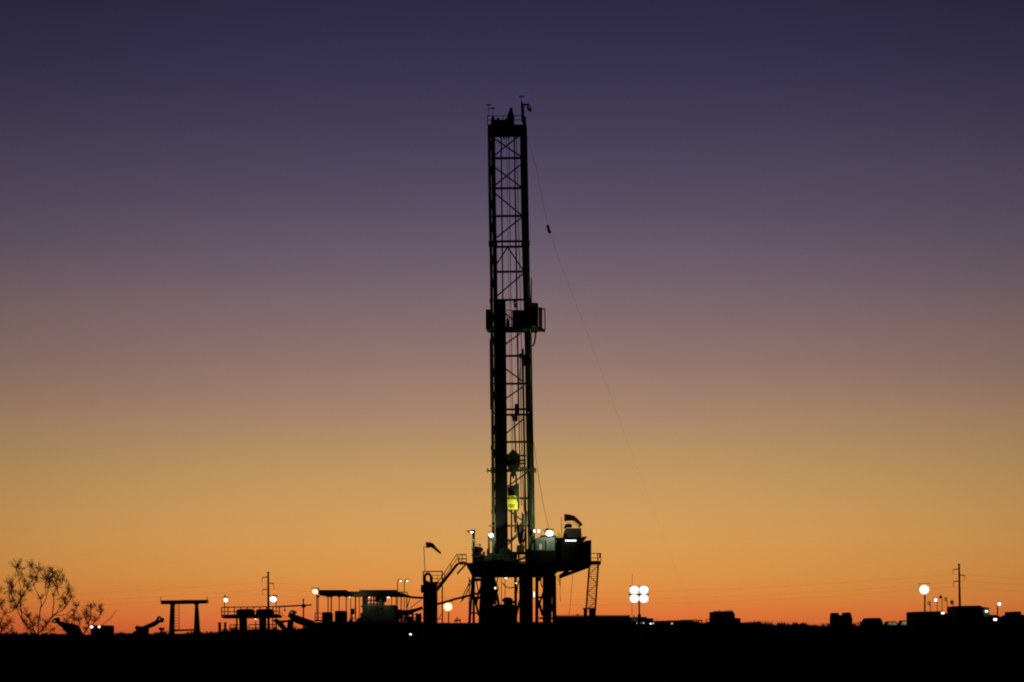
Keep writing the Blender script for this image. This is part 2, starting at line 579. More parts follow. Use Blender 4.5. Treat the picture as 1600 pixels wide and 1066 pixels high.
for Y in (YR - 2.2, YR + 0.4):
    q.beam(P(841, 482.5, Y), P(852, 482.8, Y), 0.1); q.beam(P(851.2, 482.5, Y), P(851.7, 516, Y), 0.1); q.beam(P(841, 515, Y), P(852, 515.5, Y), 0.1)
q.beam(P(851.5, 483, YR - 2.2), P(851.5, 483, YR + .4), 0.08)
q.beam(P(841.5, 485, YR + .4), P(800, 485, YR + 1.8), 0.05)
for x in (789.5, 792, 796, 799.5):
    q.beam(P(x, 484.5, YR + 1.8), P(x, 513, YR + 1.8), 0.045)
for yy in (484.8, 500, 508):
    q.beam(P(788, yy, YR + 1.8), P(801, yy, YR + 1.8), 0.05)
q.build('railing', 'steel', rb)
q = MB()
for i in range(8):                                             # fingers that hold the pipe stands
    q.beam(P(775 + i * 2.1, 514, YR - 3.4), P(775 + i * 2.1, 514, YR - 0.6), 0.06)
q.build('finger', 'steel', rb)
q = MB()
q.path([P(837.3, 517, YR - 1), P(836.3, 528, YR - 1), P(835, 536, YR - 1), P(833.5, 539.5, YR - 1), P(831, 540.5, YR - 1)], 0.08)
q.build('hose', 'rubber', rb, smooth=True)
q = MB()
q.beam(P(830.6, 435, YR - 0.4), P(830.2, 482, YR - .4), 0.1); q.beam(P(827.5, 452, YR - .4), P(829.5, 482, YR - .4), 0.12)
q.build('antenna', 'steel', rb)
q = MB()
for yy in (471.5, 475.5, 479):
    q.ball(P(804.5 + (yy - 475) * 0.1, yy, YR + 1), 0.13, n=8, m=5)
q.tube(P(804.5, 469, YR + 1), P(805, 484, YR + 1), 0.03)
q.build('pulley', 'steel', rb)
q = MB()                                                       # gear left standing on the board
q.path([P(793.6, 512.5, YR + .5), P(793.6, 504, YR + .5), P(793.4, 500, YR + .5), P(793.4, 496.5, YR + .5)], [0.17, 0.17, 0.1, 0.05])
q.beam(P(790, 506, YR + .5), P(799, 506, YR + .5), 0.04)
q.build('air_hoist', 'steel', rb)
q = MB()                                                       # winch box inside the mast at mid height
q.pbox(804, 631, 811.5, 646, YR + 0.5, 0.8); q.pbox(805.5, 641, 809, 658, YR + .7, .4)
q.beam(P(808, 648, YR + .8), P(814, 556, YR + .7), .05); q.pbox(811, 552.5, 819, 558, YR + .5, .8); q.pbox(816, 556, 820.5, 571, YR + .6, .5)
q.prism([(799, 650), (809, 650), (806.5, 657), (801.5, 657)], YR + .4, .8)
q.build('hose_manifold', 'mast', der)

# drilling line
lines = thing('drilling_line', 'thin steel wire ropes strung inside the mast from crown to travelling block', 'cable', P(797, 213, YR))
for x0, x1, y1, r in ((795, 801.5, 703, 0.03), (791.5, 799, 706, 0.02), (803.8, 812, 712, 0.05), (807, 819, 720, 0.03)):
    MB().path([P(x0, 213, YR), P(x1 - (x1 - x0) * .45, 213 + (y1 - 213) * .55, YR), P(x1, y1, YR)], r, 6).build('wire_rope', 'cable', lines)
hl_ = thing('service_loop', 'dark hoses hanging in the mast opening above the travelling block', 'hose', P(806, 655, YR - .2))
for pts in (((804, 656), (804.5, 680), (807, 720)), ((810, 560), (810.5, 620), (812, 700), (815, 790)), ((813, 560), (814, 640), (816, 730), (819, 800))):
    MB().path([P(x, y, YR - .2) for x, y in pts], 0.065 if pts[0][0] < 806 else 0.04, 6).build('hose', 'rubber', hl_)

# travelling block
tb = thing('travelling_block', 'dark wedge topped travelling block hanging in the lower mast', 'pulley block', P(801.5, 747, YR - .8))
m = MB()
m.prism([(790.5, 709.5), (794, 709.5), (800.5, 702.5), (802.5, 702.5), (811, 709.8), (812.5, 714), (812, 728), (808.5, 735), (795.5, 737), (793, 728), (790.5, 720)], YR - 1.2, 0.8)
m.build('block_body', 'steel', tb)
m = MB()
m.beam(P(786, 736.6, YR - .8), P(818, 735, YR - .8), 0.2, 0.3)
m.build('guide_dolly', 'steel', tb)
for y in (712, 719.5, 724.5, 731):
    MB().beam(P(811, y, YR - .8), P(822, y, YR - .8), 0.15).build('guide_arm', 'steel', tb)
m = MB()
m.prism([(797.5, 736), (807, 736), (806, 742), (803.5, 744), (802.8, 747.8), (801.2, 747.8), (800, 744), (798, 742)], YR - 1.0, 0.45)
m.build('hook', 'steel', tb)

# top drive
td = thing('top_drive', 'top drive with a bright yellow guard hanging below the travelling block', 'top drive', P(800, 796, YR - .8))
for x0, x1 in ((798.2, 797.4), (806, 807)):
    MB().tube(P(x0, 741, YR - .8), P(x1, 762, YR - .8), 0.085).build('bail', 'steel', td)
m = MB()
m.prism([(793.5, 775), (793, 762), (797, 759.5), (805, 757), (811, 755), (811.5, 792), (808.5, 800), (808, 775)], YR - 0.9, 0.9)
m.build('motor_housing', 'steel', td)
m = MB()
m.prism([(793.3, 778), (794, 774.3), (806, 774.3), (807, 778), (808.6, 786), (808.6, 795.5), (791.4, 795.5), (791.4, 781)], YR - 1.7, 0.75)
yg = m.build('guard', 'yellow', td)
m = MB()
m.pbox(789, 778.4, 813, 780, YR - 1.76, 0.05)
m.pbox(799.6, 774.6, 800.4, 778, YR - 1.74, 0.03)
m.build('cross_strap', 'green', yg)
m = MB()
m.pbox(795, 788.5, 805, 793.5, YR - 1.73, 0.02)
m.build('name_plate', 'drum', yg)
m = MB()
m.prism([(803, 796), (807.5, 796), (808, 812), (806.5, 817), (803.5, 817), (802.5, 812)], YR - 1.1, 0.5)
m.prism([(803.5, 823), (807, 823), (807, 832), (803.8, 832)], YR - 1.1, 0.4)
m.tube(P(805.2, 817, YR - .9), P(805.3, 823, YR - .9), 0.06)
m.build('pipe_handler', 'steel', td)
m = MB()
m.tube(P(799.2, 795.5, YR - 1.2), P(799.2, 876, YR - 1.2), 0.08, 10)
dp = m.build('drill_string', 'pipe', loc=P(799.2, 876, YR - 1.2), smooth=True)
tag(dp, 'single vertical drill pipe running from the top drive down to the floor', 'pipe')

# racked pipe stands
proto = None
pz = P(0, FLOOR - 4, YR).z
for k in range(24):
    i, j = k % 8, k // 8
    xt, xb = 774.2 + i * 2.1, 775.6 + i * 2.45
    yy = YR - 2.4 + j * 0.8
    a, b = P(xt, 472 + rnd.uniform(-2, 3), yy), P(xb, FLOOR - 4, yy)
    if proto is None:
        m = MB(); m.tube((0, 0, 0), (0, 0, 1), 0.075, 8)
        o = proto = m.build('drill_pipe', 'pipe', smooth=True)
    else:
        o = proto.copy(); COL.objects.link(o)
    o.location = b
    o.rotation_mode = 'QUATERNION'
    o.rotation_quaternion = Vector((0, 0, 1)).rotation_difference((a - b).normalized())
    o.scale = (1, 1, (a - b).length)
    tag(o, 'stand of dark drill pipe racked upright inside the left of the mast', 'drill pipe', 'drill pipe stands racked in the mast')

# escape line on the right
el = thing('escape_line', 'thin slack escape cable sweeping from the mast down to the right', 'cable', P(824, 220, YR))
MB().path([P(x, y, YR - (y - 215) * 0.03) for x, y in ((824, 215), (838, 262), (848, 315), (857, 357), (872, 402), (900, 475), (935, 568), (965, 648), (1000, 742), (1030, 820), (1062, 905), (1092, 990))], [.012, .012, .012, .01, .008, .006, .005, .004, .003, .0025, .002, .002], 5).build('wire', 'cable', el)
m = MB()
m.prism([(853.7, 352), (858, 351.6), (859.2, 359), (861.8, 362), (861, 363.5), (858, 364.2), (856, 362)], YR - 4.3, 0.3)
o = m.build('escape_carriage', 'black', loc=P(857, 357, YR - 4.2))
tag(o, 'small dark escape carriage clamped on the slack cable beside the mast', 'escape device')
o = MB().path([P(x, y, YR - 2) for x, y in ((834, 690), (840, 735), (848, 785), (859, 832))], 0.02, 5).build('guy_wire', 'cable', loc=P(834, 690, YR - 2))
tag(o, 'short thin wire from the lower mast to the lamp on the cabin', 'cable')

# ------------------------------------------------------------------ substructure and drill floor
sub = thing('rig_substructure', 'raised black steel substructure carrying the drill floor on braced legs', 'rig floor', (0, YR, 0))
yS0, yS1 = YR - 7, YR + 7
m = MB()
m.prism([(728, 879.5), (875, 879.5), (920, 878), (920, 882.5), (876, 887), (868, 896), (735, 896), (733, 890), (730, 887)], yS0, 14)
deck = m.build('drill_floor', 'steel', sub)
m = MB()
for x in range(740, 870, 10):
    m.pbox(x, 884, x + 1.5, 895.5, yS0 - 0.06, 0.06)
m.pbox(731, 880.2, 874, 881.6, yS0 - 0.2, 0.2)
m.build('deck_stiffener', 'black', deck)
m = MB()
m.beam(P(874, 902, YR - 6), P(888, 891.5, YR - 6), 0.35, 0.3); m.beam(P(874, 902, YR - 6), P(920, 885, YR - 6), 0.3, 0.3)
m.build('wing_bracket', 'steel', sub)
MB().beam(P(874, 902, YR + 6), P(920, 885, YR + 6), 0.3, 0.3).build('wing_bracket', 'steel', sub)


def col(x0, x1, x2, x3, Y, d=0.6, name='leg', ytop=899):
    """leg from columns x0..x1 at the deck to x2..x3 on the ground"""
    m = MB()
    g0 = YH + EYE * F / Y
    m.prism([(x0, ytop), (x1, ytop), (x3, g0), (x2, g0)], Y, d)
    return m.build(name, 'steel', sub)


col(737.0, 740.2, 727.5, 732.5, YR - 6.4, .4)
col(738.8, 742.2, 737.5, 741.8, YR - 5.5, .4)
col(751, 772, 745, 763, YR - 6, 1.4)
col(766, 772.5, 762, 768, YR - 3, 1.2)
col(803.5, 807.5, 803.5, 809, YR - 5, .5)
col(811, 832.5, 812, 833, YR - 5.6, 2.2)
col(836.4, 841.4, 836, 841.4, YR - 5, .5)
col(848, 858, 848, 859, YR - 6, 1)
col(862.3, 869, 864, 870, YR - 6, .8)
col(769, 773, 790, 795, YR + 6, .6)
col(858, 863, 856, 861, YR + 5, .6)
m = MB(); m.pbox(856, 898, 865, 929, YR - 4, .5); m.build('gusset', 'steel', sub)
for a, b, w in (((742, 935), (748, 962), .2), ((741, 906), (752, 906), .3), ((741, 934.5), (752, 934), .25), ((759, 928), (766, 958), .2), ((772, 905), (773.5, 945), .28),
                ((758, 956.5), (766, 956.5), .2), ((758, 934), (754, 975), .25), ((841, 933.5), (849, 933.5), .2), ((841, 938), (848, 962), .25),
                ((858, 940), (866, 952), .25), ((858, 953), (866, 953), .3), ((841, 908), (846, 900), .25), ((812, 938), (804.5, 972), .2),
                ((772, 913), (776, 913), .3), ((773, 925), (778, 925), .5)):
    MB().beam(P(*a, YR - 5.8), P(*b, YR - 5.8), w, .25).build('brace', 'steel', sub)
m = MB()
for x, y0, y1 in ((789, 904, 936), (783.5, 904, 944), (874.5, 902, 915), (872, 902, 908)):
    m.tube(P(x, y0, YR - 4), P(x, y1, YR - 4), 0.035, 5)
m.path([P(785, 911, YR - 4), P(790, 916.5, YR - 4), P(795, 919, YR - 4), P(800, 918.5, YR - 4), P(804, 917, YR - 4)], 0.05, 6)
m.path([P(875.5, 900, YR - 3), P(875, 925, YR - 3), P(876, 940, YR - 3)], 0.025, 5)
m.path([P(895, 889, YR - 3), P(893, 925, YR - 3), P(889, 962, YR - 3)], 0.02, 5)
m.build('hanging_line', 'rubber', sub)
m = railing([P(717, 880, yS0 + .3), P(729, 880, yS0 + .3)], W(12, YR), step=0.6)
m.build('handrail', 'steel', sub)
railing([P(740, 879.5, yS0 + .2), P(770, 879.5, yS0 + .2), P(828, 879.5, yS0 + .2)], W(10, YR), step=0.9).build('handrail', 'steel', sub)
m = MB()
m.beam(P(763, 843, yf - .6), P(799, 845, yf - .6), W(4, YR), .3); m.beam(P(798, 845, yf - .6), P(810, 832, yf - .6), .14); m.beam(P(764, 837, yf - .6), P(764, 880, yf - .6), .2)
m.beam(P(764, 822, yf - .6), P(822, 822, yf - .6), .12)
m.build('pipe_rack_beam', 'green', sub)
m = MB()
for (x0, y0, x1, y1, Y, d) in ((771, 866, 800, 880, YR - 5, 2), (781, 858, 797, 868, YR - 4.6, 1.4), (757, 868, 772, 880, YR - 5.5, 1.5), (800, 862, 808, 880, YR - 5, 1.6),
                               (790, 868, 806, 880, YR - 5.9, .7)):
    m.pbox(x0, y0, x1, y1, Y, d)
m.prism([(778, 866), (784, 858), (788, 853), (793, 855), (802, 865)], YR - 5, 1.5)
dk = m.build('drawworks', 'green', loc=P(786, 880, YR - 5))
tag(dk, 'dark green drawworks housing on the drill floor at the foot of the mast', 'drawworks')
m = MB()
c = P(746, 859, YR - 5)
m.ball(c, W(9, YR), (1, .8, .55), 14, 8)
m.pbox(741, 862, 752, 880, YR - 5.4, .8); m.pbox(737, 866, 757, 869, YR - 5.3, .7)
m.beam(P(743.7, 851, YR - 5), P(743.7, 862, YR - 5), .05); m.beam(P(743.7, 851, YR - 5), P(749, 850, YR - 5), .04); m.ball(P(750, 852, YR - 5), .1)
o = m.build('air_winch', 'black', loc=P(746, 880, YR - 5))
tag(o, 'black rounded winch on a pedestal between the lamp post and the mast', 'winch')
m = MB()
m.prism([(807.5, 852), (818.5, 851.5), (820, 854), (819, 862), (815, 863), (808, 862.5), (807, 860)], YR - 6, 1)
o = m.build('tool_bin', 'drum', loc=P(813, 862, YR - 6))
tag(o, 'dull yellow bin catching the hose loops on the drill floor', 'bin')
m = MB()
m.pbox(806, 862, 821, 866, YR - 6.2, 1.6); m.pbox(809, 866, 812, 880, YR - 5.8, .8); m.pbox(822.5, 858, 829, 880, YR - 5.8, 1.2)
o = m.build('tool_bench', 'steel', loc=P(813, 880, YR - 6))
tag(o, 'dark bench under the yellow bin on the drill floor', 'bench')
hz = thing('hose_bundle', 'bundle of black hose loops sagging inside the right of the mast', 'hose', P(812, 850, YR - 4))
for x0, x1, yb_ in ((809, 818, 851), (811, 821, 852), (813.5, 816, 849), (808, 823, 847)):
    pts = []
    for i in range(13):
        t = i / 12
        pts.append(P(x0 + (x1 - x0) * (0.5 - 0.5 * math.cos(math.pi * t)), yb_ - (abs(2 * t - 1) ** 2) * 32 * (1 if t < .5 else 1.5), YR - 4))
    MB().path(pts, .065, 6).build('hose', 'rubber', hz)

for i, (x, y0, y1, r) in enumerate(((756, 862, 880, .12), (762, 858, 880, .09), (768, 864, 880, .14), (753, 870, 880, .2), (825, 864, 880, .13), (803, 868, 880, .16))):
    m = MB(); m.tube(P(x, y0, YR - 5.2), P(x, y1, YR - 5.2), r, 8); m.pbox(x - 1.5, y0 + 2, x + 1.5, y0 + 4, YR - 5.3, .25); m.build('valve_riser', 'steel', sub)
m = MB(); m.path([P(742, 872, YR - 5.4), P(752, 869, YR - 5.4), P(763, 873, YR - 5.4), P(771, 868, YR - 5.4)], .09, 7); m.path([P(758, 876, YR - 5.6), P(775, 875, YR - 5.6), P(806, 877, YR - 5.6), P(824, 870, YR - 5.6)], .1, 7)
m.build('floor_hose', 'rubber', sub)
for a, b, w in (((742, 945), (752, 915), .16), ((774, 908), (768, 940), .14), ((841, 950), (849, 925), .16), ((733, 950), (741, 925), .12), ((842, 966), (863, 966), .18), ((735, 958), (768, 958), .14)):
    MB().beam(P(*a, YR - 5.2), P(*b, YR - 5.2), w, .2).build('brace', 'steel', sub)
m = MB()
for pts in (((778, 902), (776, 912), (779, 920), (775, 930)), ((846, 900), (845, 910), (847, 918)), ((812, 903), (809, 915), (807, 930)), ((742, 903), (746, 915), (748, 930), (745, 945))):
    m.path([P(x, y, YR - 4.6) for x, y in pts], .05, 6)
m.build('drain_hose', 'rubber', sub)

# lit cabin on the floor
cab = thing('driller_cabin', 'pale green cabin lit by the lamp on its roof corner, right of the mast', 'cabin', P(850, 880, YR - 6))
m = MB()
m.prism([(830, 880), (831, 852), (836, 842), (846, 838), (867, 838), (868, 880)], YR - 6.4, 3.4)
wl = m.build('wall', 'grey', cab)
m = MB(); m.pbox(842.4, 850, 846.6, 858.5, YR - 6.44, .05); m.build('window', 'dimwin', wl)
m = MB()
for x in (836, 852.5, 860):
    m.pbox(x, 843, x + 0.9, 879, YR - 6.5, .09)
m.pbox(831, 859.8, 867.8, 861.3, YR - 6.52, .11)
m.build('corner_trim', 'steel', wl)
m = MB(); m.prism([(844, 838), (845, 836.3), (868, 836.3), (869.5, 838)], YR - 6.7, 4); m.build('roof', 'steel', cab)
m = MB(); m.pbox(828, 861, 868.5, 880, YR - 6.9, .45)
m.pbox(866.8, 838, 868.6, 862, YR - 6.6, .1); m.build('skirt', 'black', cab)

dog = thing('tool_house', 'black tool house at the right end of the drill floor with a tube lamp', 'cabin', P(895, 880, YR - 5))
m = MB(); m.prism([(869.5, 879), (869.5, 846), (876, 841.5), (912, 843), (913, 879)], YR - 5.5, 5); wl = m.build('wall', 'black', dog)
m = MB(); m.prism([(914, 879), (914, 845), (924, 844), (924, 884), (914, 884)], YR - 5, 4.5)
dd = m.build('end_panel', 'rust', dog)
m = MB()
for x in (914, 918.7, 922.8): m.pbox(x, 845.2, x + 1.1, 883.6, YR - 5.06, .06)
m.build('panel_rib', 'rust', dd)
m = MB(); m.pbox(869, 839.8, 915.5, 841.6, YR - 5.9, 5.6); m.beam(P(910, 839.5, YR - 3), P(917, 839.5, YR - 3), .12); m.build('roof', 'steel', dog)
m = MB(); m.pbox(883.3, 843.9, 900.3, 845.7, YR - 5.72, .1); m.build('tube_lamp', 'tube', dog)
m = MB(); m.pbox(882.5, 842, 901, 843.6, YR - 5.75, .24); m.build('lamp_bracket', 'steel', dog)
m = MB(); m.prism([(867, 838), (868, 834), (871, 832.5), (875, 833.2), (876, 838)], YR - 6.2, .8)
o = m.build('tarpaulin', 'yellow', loc=P(871, 838, YR - 6)); tag(o, 'crumpled bright yellow cover between the cabin roof and the tank', 'tarpaulin')
tk = thing('roof_tank', 'grey round ended tank standing on the tool house roof under the windsock', 'tank', P(895, 839, YR - 4))
m = MB(); m.prism([(880, 839.8), (882, 829), (884, 825.5), (908, 825.5), (909, 839.8)], YR - 5, 2.6); m.build('tank_shell', 'grey', tk)
m = MB(); c = P(888, 824.5, YR - 4); m.tube(c, c + Vector((0, 0, .2)), .33, 14); m.ball(c + Vector((0, 0, .18)), .36, (1, 1, .55), 14, 8); m.prism([(880, 824.5), (884, 821.5), (886, 823), (884, 826)], YR - 4.2, .4); m.build('vent_cowl', 'steel', tk)
m = MB(); m.tube(P(877, 808, YR - 4), P(877.6, 840, YR - 4), .022, 6)
o = m.build('whip_antenna', 'steel', loc=P(877.6, 840, YR - 4)); tag(o, 'thin whip aerial standing beside the roof tank', 'antenna')


def windsock(label, pole, pts, rads, Y, parent_name='windsock'):
    t = thing(parent_name, label, 'windsock', P(*pole[0], Y))
    MB().path([P(x, y, Y) for x, y in pole], .03, 6).build('pole', 'steel', t)
    c = MB()
    q = [P(x, y, Y) for x, y in pts]
    n = 12
    vs, fs = [], []
    for i, p in enumerate(q):
        d = (q[min(i + 1, len(q) - 1)] - q[max(0, i - 1)]).normalized()
        w = d.cross(Vector((0, 1, 0))).normalized()
        for k in range(n):
            a = 2 * math.pi * k / n
            vs.append(p + (w * math.cos(a) + Vector((0, 1, 0)) * math.sin(a) * .75) * rads[i])
    for i in range(len(q) - 1):
        for k in range(n):
            fs.append((i * n + k, i * n + (k + 1) % n, (i + 1) * n + (k + 1) % n, (i + 1) * n + k))
    c.add(vs, fs)
    c.build('sock', 'sock', t, smooth=True)
    h = MB()
    ring = [q[0] + Vector((0, math.cos(2 * math.pi * k / 16) * rads[0] * .78, math.sin(2 * math.pi * k / 16) * rads[0] * 1.02)) for k in range(17)]
    h.path(ring, .02, 5)
    top = P(*pole[-1], Y)
    for s_ in (-1, 1):
        h.tube(top, q[0] + Vector((0, 0, s_ * rads[0])), .015, 5)
    h.build('hoop', 'steel', t)
    return t


windsock('brown windsock blowing right above the roof tank on the drill floor', ((905, 826), (904.5, 822)),
         ((882, 808.8), (889, 809), (896, 809.8), (900, 812.5), (904, 816.5), (908.3, 820.3), (905.5, 822), (904, 823.5)),
         [.33, .31, .24, .19, .17, .14, .10, .05], YR - 4.3)
windsock('small brown windsock on a thin pole above the separator, drooping to the right', ((664, 893), (662.2, 853)),
         ((666, 851.8), (671, 851.5), (675.5, 852.4), (680, 857), (685, 861.5), (689, 865)), [.26, .25, .2, .13, .11, .07], 188)

# right end platform and ladder tower
lt = thing('ladder_tower', 'leaning lattice ladder tower under the railed landing at the right of the rig', 'ladder', P(922, 975, YR - 3))
m = MB()
YL = YR - 3
for Y in (YL, YL + .8):
    m.beam(P(921, 881, Y), P(915, 964, Y), .16); m.beam(P(935, 881, Y), P(929.3, 964, Y), .16)
rail_ = m.build('stile', 'steel', lt)
m = MB()
for i in range(22):
    y = 884 + i * 3.4
    o_ = (y - 881) * -6 / 83
    m.beam(P(921 + o_, y, YL + .4), P(935 + o_, y, YL + .4), .05)
m.build('rung', 'steel', lt)
m = MB()
for i in range(5):
    y0, y1 = 884 + i * 14, 898 + i * 14
    a, b = (y0 - 881) * -6 / 83, (y1 - 881) * -6 / 83
    p, q = ((921 + a, y0), (935 + b, y1)) if i % 2 else ((935 + a, y0), (921 + b, y1))
    m.beam(P(*p, YL), P(*q, YL), .06)
m.build('lattice', 'steel', lt)
for x0, x1 in ((912.5, 917.5), (921, 930.5)):
    m = MB(); m.pbox(x0, 951, x1, 1020, YL - .3, 1.2); m.pbox(x0 - .8, 950, x1 + 1, 952, YL - .4, 1.4); m.build('foot', 'black', lt)
m = MB(); m.pbox(919, 878, 939, 881.5, YL - .4, 2.2)
lnd = m.build('landing', 'steel', lt)
railing([P(920, 879, YL - .3), P(938.6, 879, YL - .3), P(938.6, 879, YL + 1.7)], W(13.8, YR), .035, 1.0).build('handrail', 'steel', lt)
m = MB(); m.beam(P(934, 865, YL), P(934, 881, YL), .1); m.pbox(936.5, 864, 939, 872, YL - .2, .3); m.build('gate_post', 'steel', lt)

# left stair
st = thing('access_stair', 'steep steel stair with handrails climbing right to the drill floor', 'stair', P(682, 925, YR - 5))
m = MB()
for Y in (YR - 5.6, YR - 4.2):
    m.prism([(714, 880), (729, 880), (729, 882.5), (716.5, 882.5), (682, 926), (681, 932), (678, 928)], Y, .12)
    m.prism([(712, 881.5), (717, 881.5), (684, 924), (679.5, 930), (677.5, 924)], Y + .02, .08)
m.build('stringer', 'steel', st)
m = MB()
for i in range(15):
    t = i / 14
    x, y = 682 + (715 - 682) * t, 923 + (881 - 923) * t
    m.cbox(P(x, y, YR - 4.9), (.3, 1.4, .05))
m.pbox(714, 880, 729, 881.5, YR - 5.6, 1.5)
m.build('tread', 'steel', st)
for Y in (YR - 5.6, YR - 4.1):
    m = MB()
    for k in (0, 7):
        m.path([P(684, 910 + k, Y), P(714, 866 + k, Y), P(729, 866 + k, Y)], .035, 6)
    for x0, y0, x1, y1 in ((684, 910, 686, 922), (694, 895, 696.5, 909), (704, 880.5, 706.5, 896), (714, 866, 717, 881), (722, 866, 722, 881)):
        m.tube(P(x0, y0, Y), P(x1, y1, Y), .035, 6)
    m.build('handrail', 'steel', st)
m = MB(); m.beam(P(714, 897, YR - 5), P(728, 882, YR - 5), .15); m.build('knee_brace', 'steel', st)

# mud gas separator tower
YT = 188
sp = thing('separator_tower', 'dark square separator tower with an arched pipe on top, left of the stair', 'separator', P(672, 1020, YT))
m = MB()
m.prism([(661, 1022), (661, 909), (667, 907), (671, 909.5), (682.5, 909), (682.5, 1022)], YT, 2)
m.pbox(657.5, 914, 662, 926, YT + .3, .8)
m.build('vessel', 'steel', sp)
m = MB()
m.path([P(664, 914, YT + .5)] + [P(668.5 - 5 * math.cos(math.pi * i / 10), 903 - 6.5 * math.sin(math.pi * i / 10), YT + .5) for i in range(11)] + [P(673.5, 912, YT + .5)], W(2.1, YT), 10)
m.build('gooseneck_pipe', 'steel', sp, smooth=True)
m = MB()
for Y in (YT - .2, YT + 2.2):
    m.beam(P(661.5, 893.2, Y), P(691.5, 893, Y), .1); m.beam(P(661.3, 893, Y), P(661.5, 910, Y), .1); m.beam(P(691, 893, Y), P(691.3, 1021, Y), .11)
    m.beam(P(676, 899, Y), P(691, 899, Y), .05); m.beam(P(676, 904.5, Y), P(691, 904.5, Y), .05)
    for x in (676, 683.5): m.beam(P(x, 899, Y), P(x, 912, Y), .05)
    m.beam(P(684, 969, Y), P(691, 958, Y), .06); m.beam(P(684, 967, Y), P(692, 967, Y), .06)
    m.beam(P(683, 911, Y), P(691, 911, Y), .1)
m.build('frame', 'rust', sp)
m = MB()
for x in (664, 668.5, 673, 678): m.tube(P(x, 928, YT - .08), P(x, 1020, YT - .08), .05, 6)
m.build('side_pipe', 'steel', sp)
m = MB()
m.path([P(680, 945, 190), P(693, 941.5, 190.5), P(712, 936, 192), P(740, 929, 193), P(760, 924, 193.5)], W(1.8, 190), 8)
o = m.build('flow_line', 'pipe', loc=P(680, 945, 190), smooth=True); tag(o, 'fat flow pipe slanting from the separator tower up to the rig legs', 'pipe')
m = MB()
for pts in (((737, 905), (733, 919), (725, 935), (720, 941)), ((735, 906), (730, 918), (722, 934)), ((733, 902), (733, 970)), ((728, 930), (724, 935), (721, 937))):
    m.path([P(x, y, YR - 7.3) for x, y in pts], .045, 6)
o = m.build('kill_hose', 'rubber', loc=P(737, 905, YR - 7.3)); tag(o, 'black hoses drooping under the left corner of the drill floor', 'hose')

# below the floor
bop = thing('accumulator_unit', 'black box shaped unit standing between the rig legs under the floor', 'machine', P(790, 1020, YR - 3))
m = MB(); m.prism([(767, 1022), (768, 962), (770, 947), (776, 944.5), (800, 944), (806, 946), (808, 965), (809, 1022)], YR - 3.6, 3); m.build('body', 'black', bop)
m = MB()
m.ball(P(793, 938, YR - 3), W(8.5, YR), (1, .8, .55), 14, 8); m.pbox(787, 938, 801, 946, YR - 3.2, .8); m.pbox(799, 939, 806, 943, YR - 3.1, .5)
m.build('valve_stack', 'rust', bop)

# ------------------------------------------------------------------ lamps
def floodlight(label, x, y, Y, w, h, mat='white', face=(0, -1, -.35), group=None, pole=None, name='floodlight', cat='floodlight', visor=True, pr=.04):
    """lamp head centred at photo x,y; w,h are photo pixels"""
    c = P(x, y, Y)
    base = P(*pole[0], Y + .12) if pole else c
    t = thing(name, label, cat, base, group)
    f = Vector(face).normalized()
    rot = f.to_track_quat('-Y', 'Z').to_matrix()
    ww, hh = W(w, Y), W(h, Y)
    d = max(.1, ww * .45)
    m = MB()
    n = 20
    vs = [c + rot @ Vector((math.cos(2 * math.pi * k / n) * ww * .5 * f_, dy, math.sin(2 * math.pi * k / n) * hh * .5 * f_)) for f_, dy in ((.97, -.01), (.88, d * .35), (.6, d)) for k in range(n)]
    m.add(vs, [(i * n + k, (i + 1) * n + k, (i + 1) * n + (k + 1) % n, i * n + (k + 1) % n) for i in range(2) for k in range(n)] + [tuple(2 * n + k for k in range(n - 1, -1, -1))])
    m.cbox(c - f * (d + .05), (ww * .6, .1, hh * .6), rot)
    hs = m.build('housing', 'lamp_body', t)
    if visor:
        v = MB()
        v.cbox(c + rot @ Vector((0, -.08, hh * .58)), (ww * 1.16, .2, .02), rot)
        v.build('visor', 'lamp_body', hs)
    lamp_face(c, rot, ww, hh, mat, t)
    if pole:
        MB().path([P(a, b, Y + .12) for a, b in pole], pr, 7).build('pole', 'steel', t)
        m = MB(); e = P(*pole[-1], Y + .12)
        m.tube(e, c - f * d * .5, .03, 6); m.build('bracket', 'steel', t)
    return t


def lamp_face(c, rot, ww, hh, mat, parent, sq=2.0):
    """dished white reflector and the glowing burner in front of it"""
    n, dish = 24, .42 * min(ww, hh)

    def rim(k, f_, dy):
        a = 2 * math.pi * k / n
        r_ = (abs(math.cos(a)) ** sq + abs(math.sin(a)) ** sq) ** (-1 / sq)
        return c + rot @ Vector((math.cos(a) * r_ * ww / 2 * f_, -dy, math.sin(a) * r_ * hh / 2 * f_))
    m = MB()
    rows = [(1.0, dish), (.93, dish * .8), (.8, dish * .5), (.5, .02), (.15, .006)]
    vs = [rim(k, f_, dy) for f_, dy in rows for k in range(n)]
    m.add(vs + [c + rot @ Vector((0, -.005, 0))], [(i * n + k, i * n + (k + 1) % n, (i + 1) * n + (k + 1) % n, (i + 1) * n + k) for i in range(4) for k in range(n)]
          + [(4 * n + k, 4 * n + (k + 1) % n, 5 * n) for k in range(n)])
    r = m.build('reflector', 'reflector', parent, smooth=True)
    q = MB()
    bx = q.ball((0, 0, 0), 1, (ww * .3, dish * .5, hh * .3), 18, 10)
    q.v = [tuple(c + rot @ (Vector(v) + Vector((0, -dish * .62, 0)))) for v in q.v]
    q.build('bulb', mat, r, smooth=True)


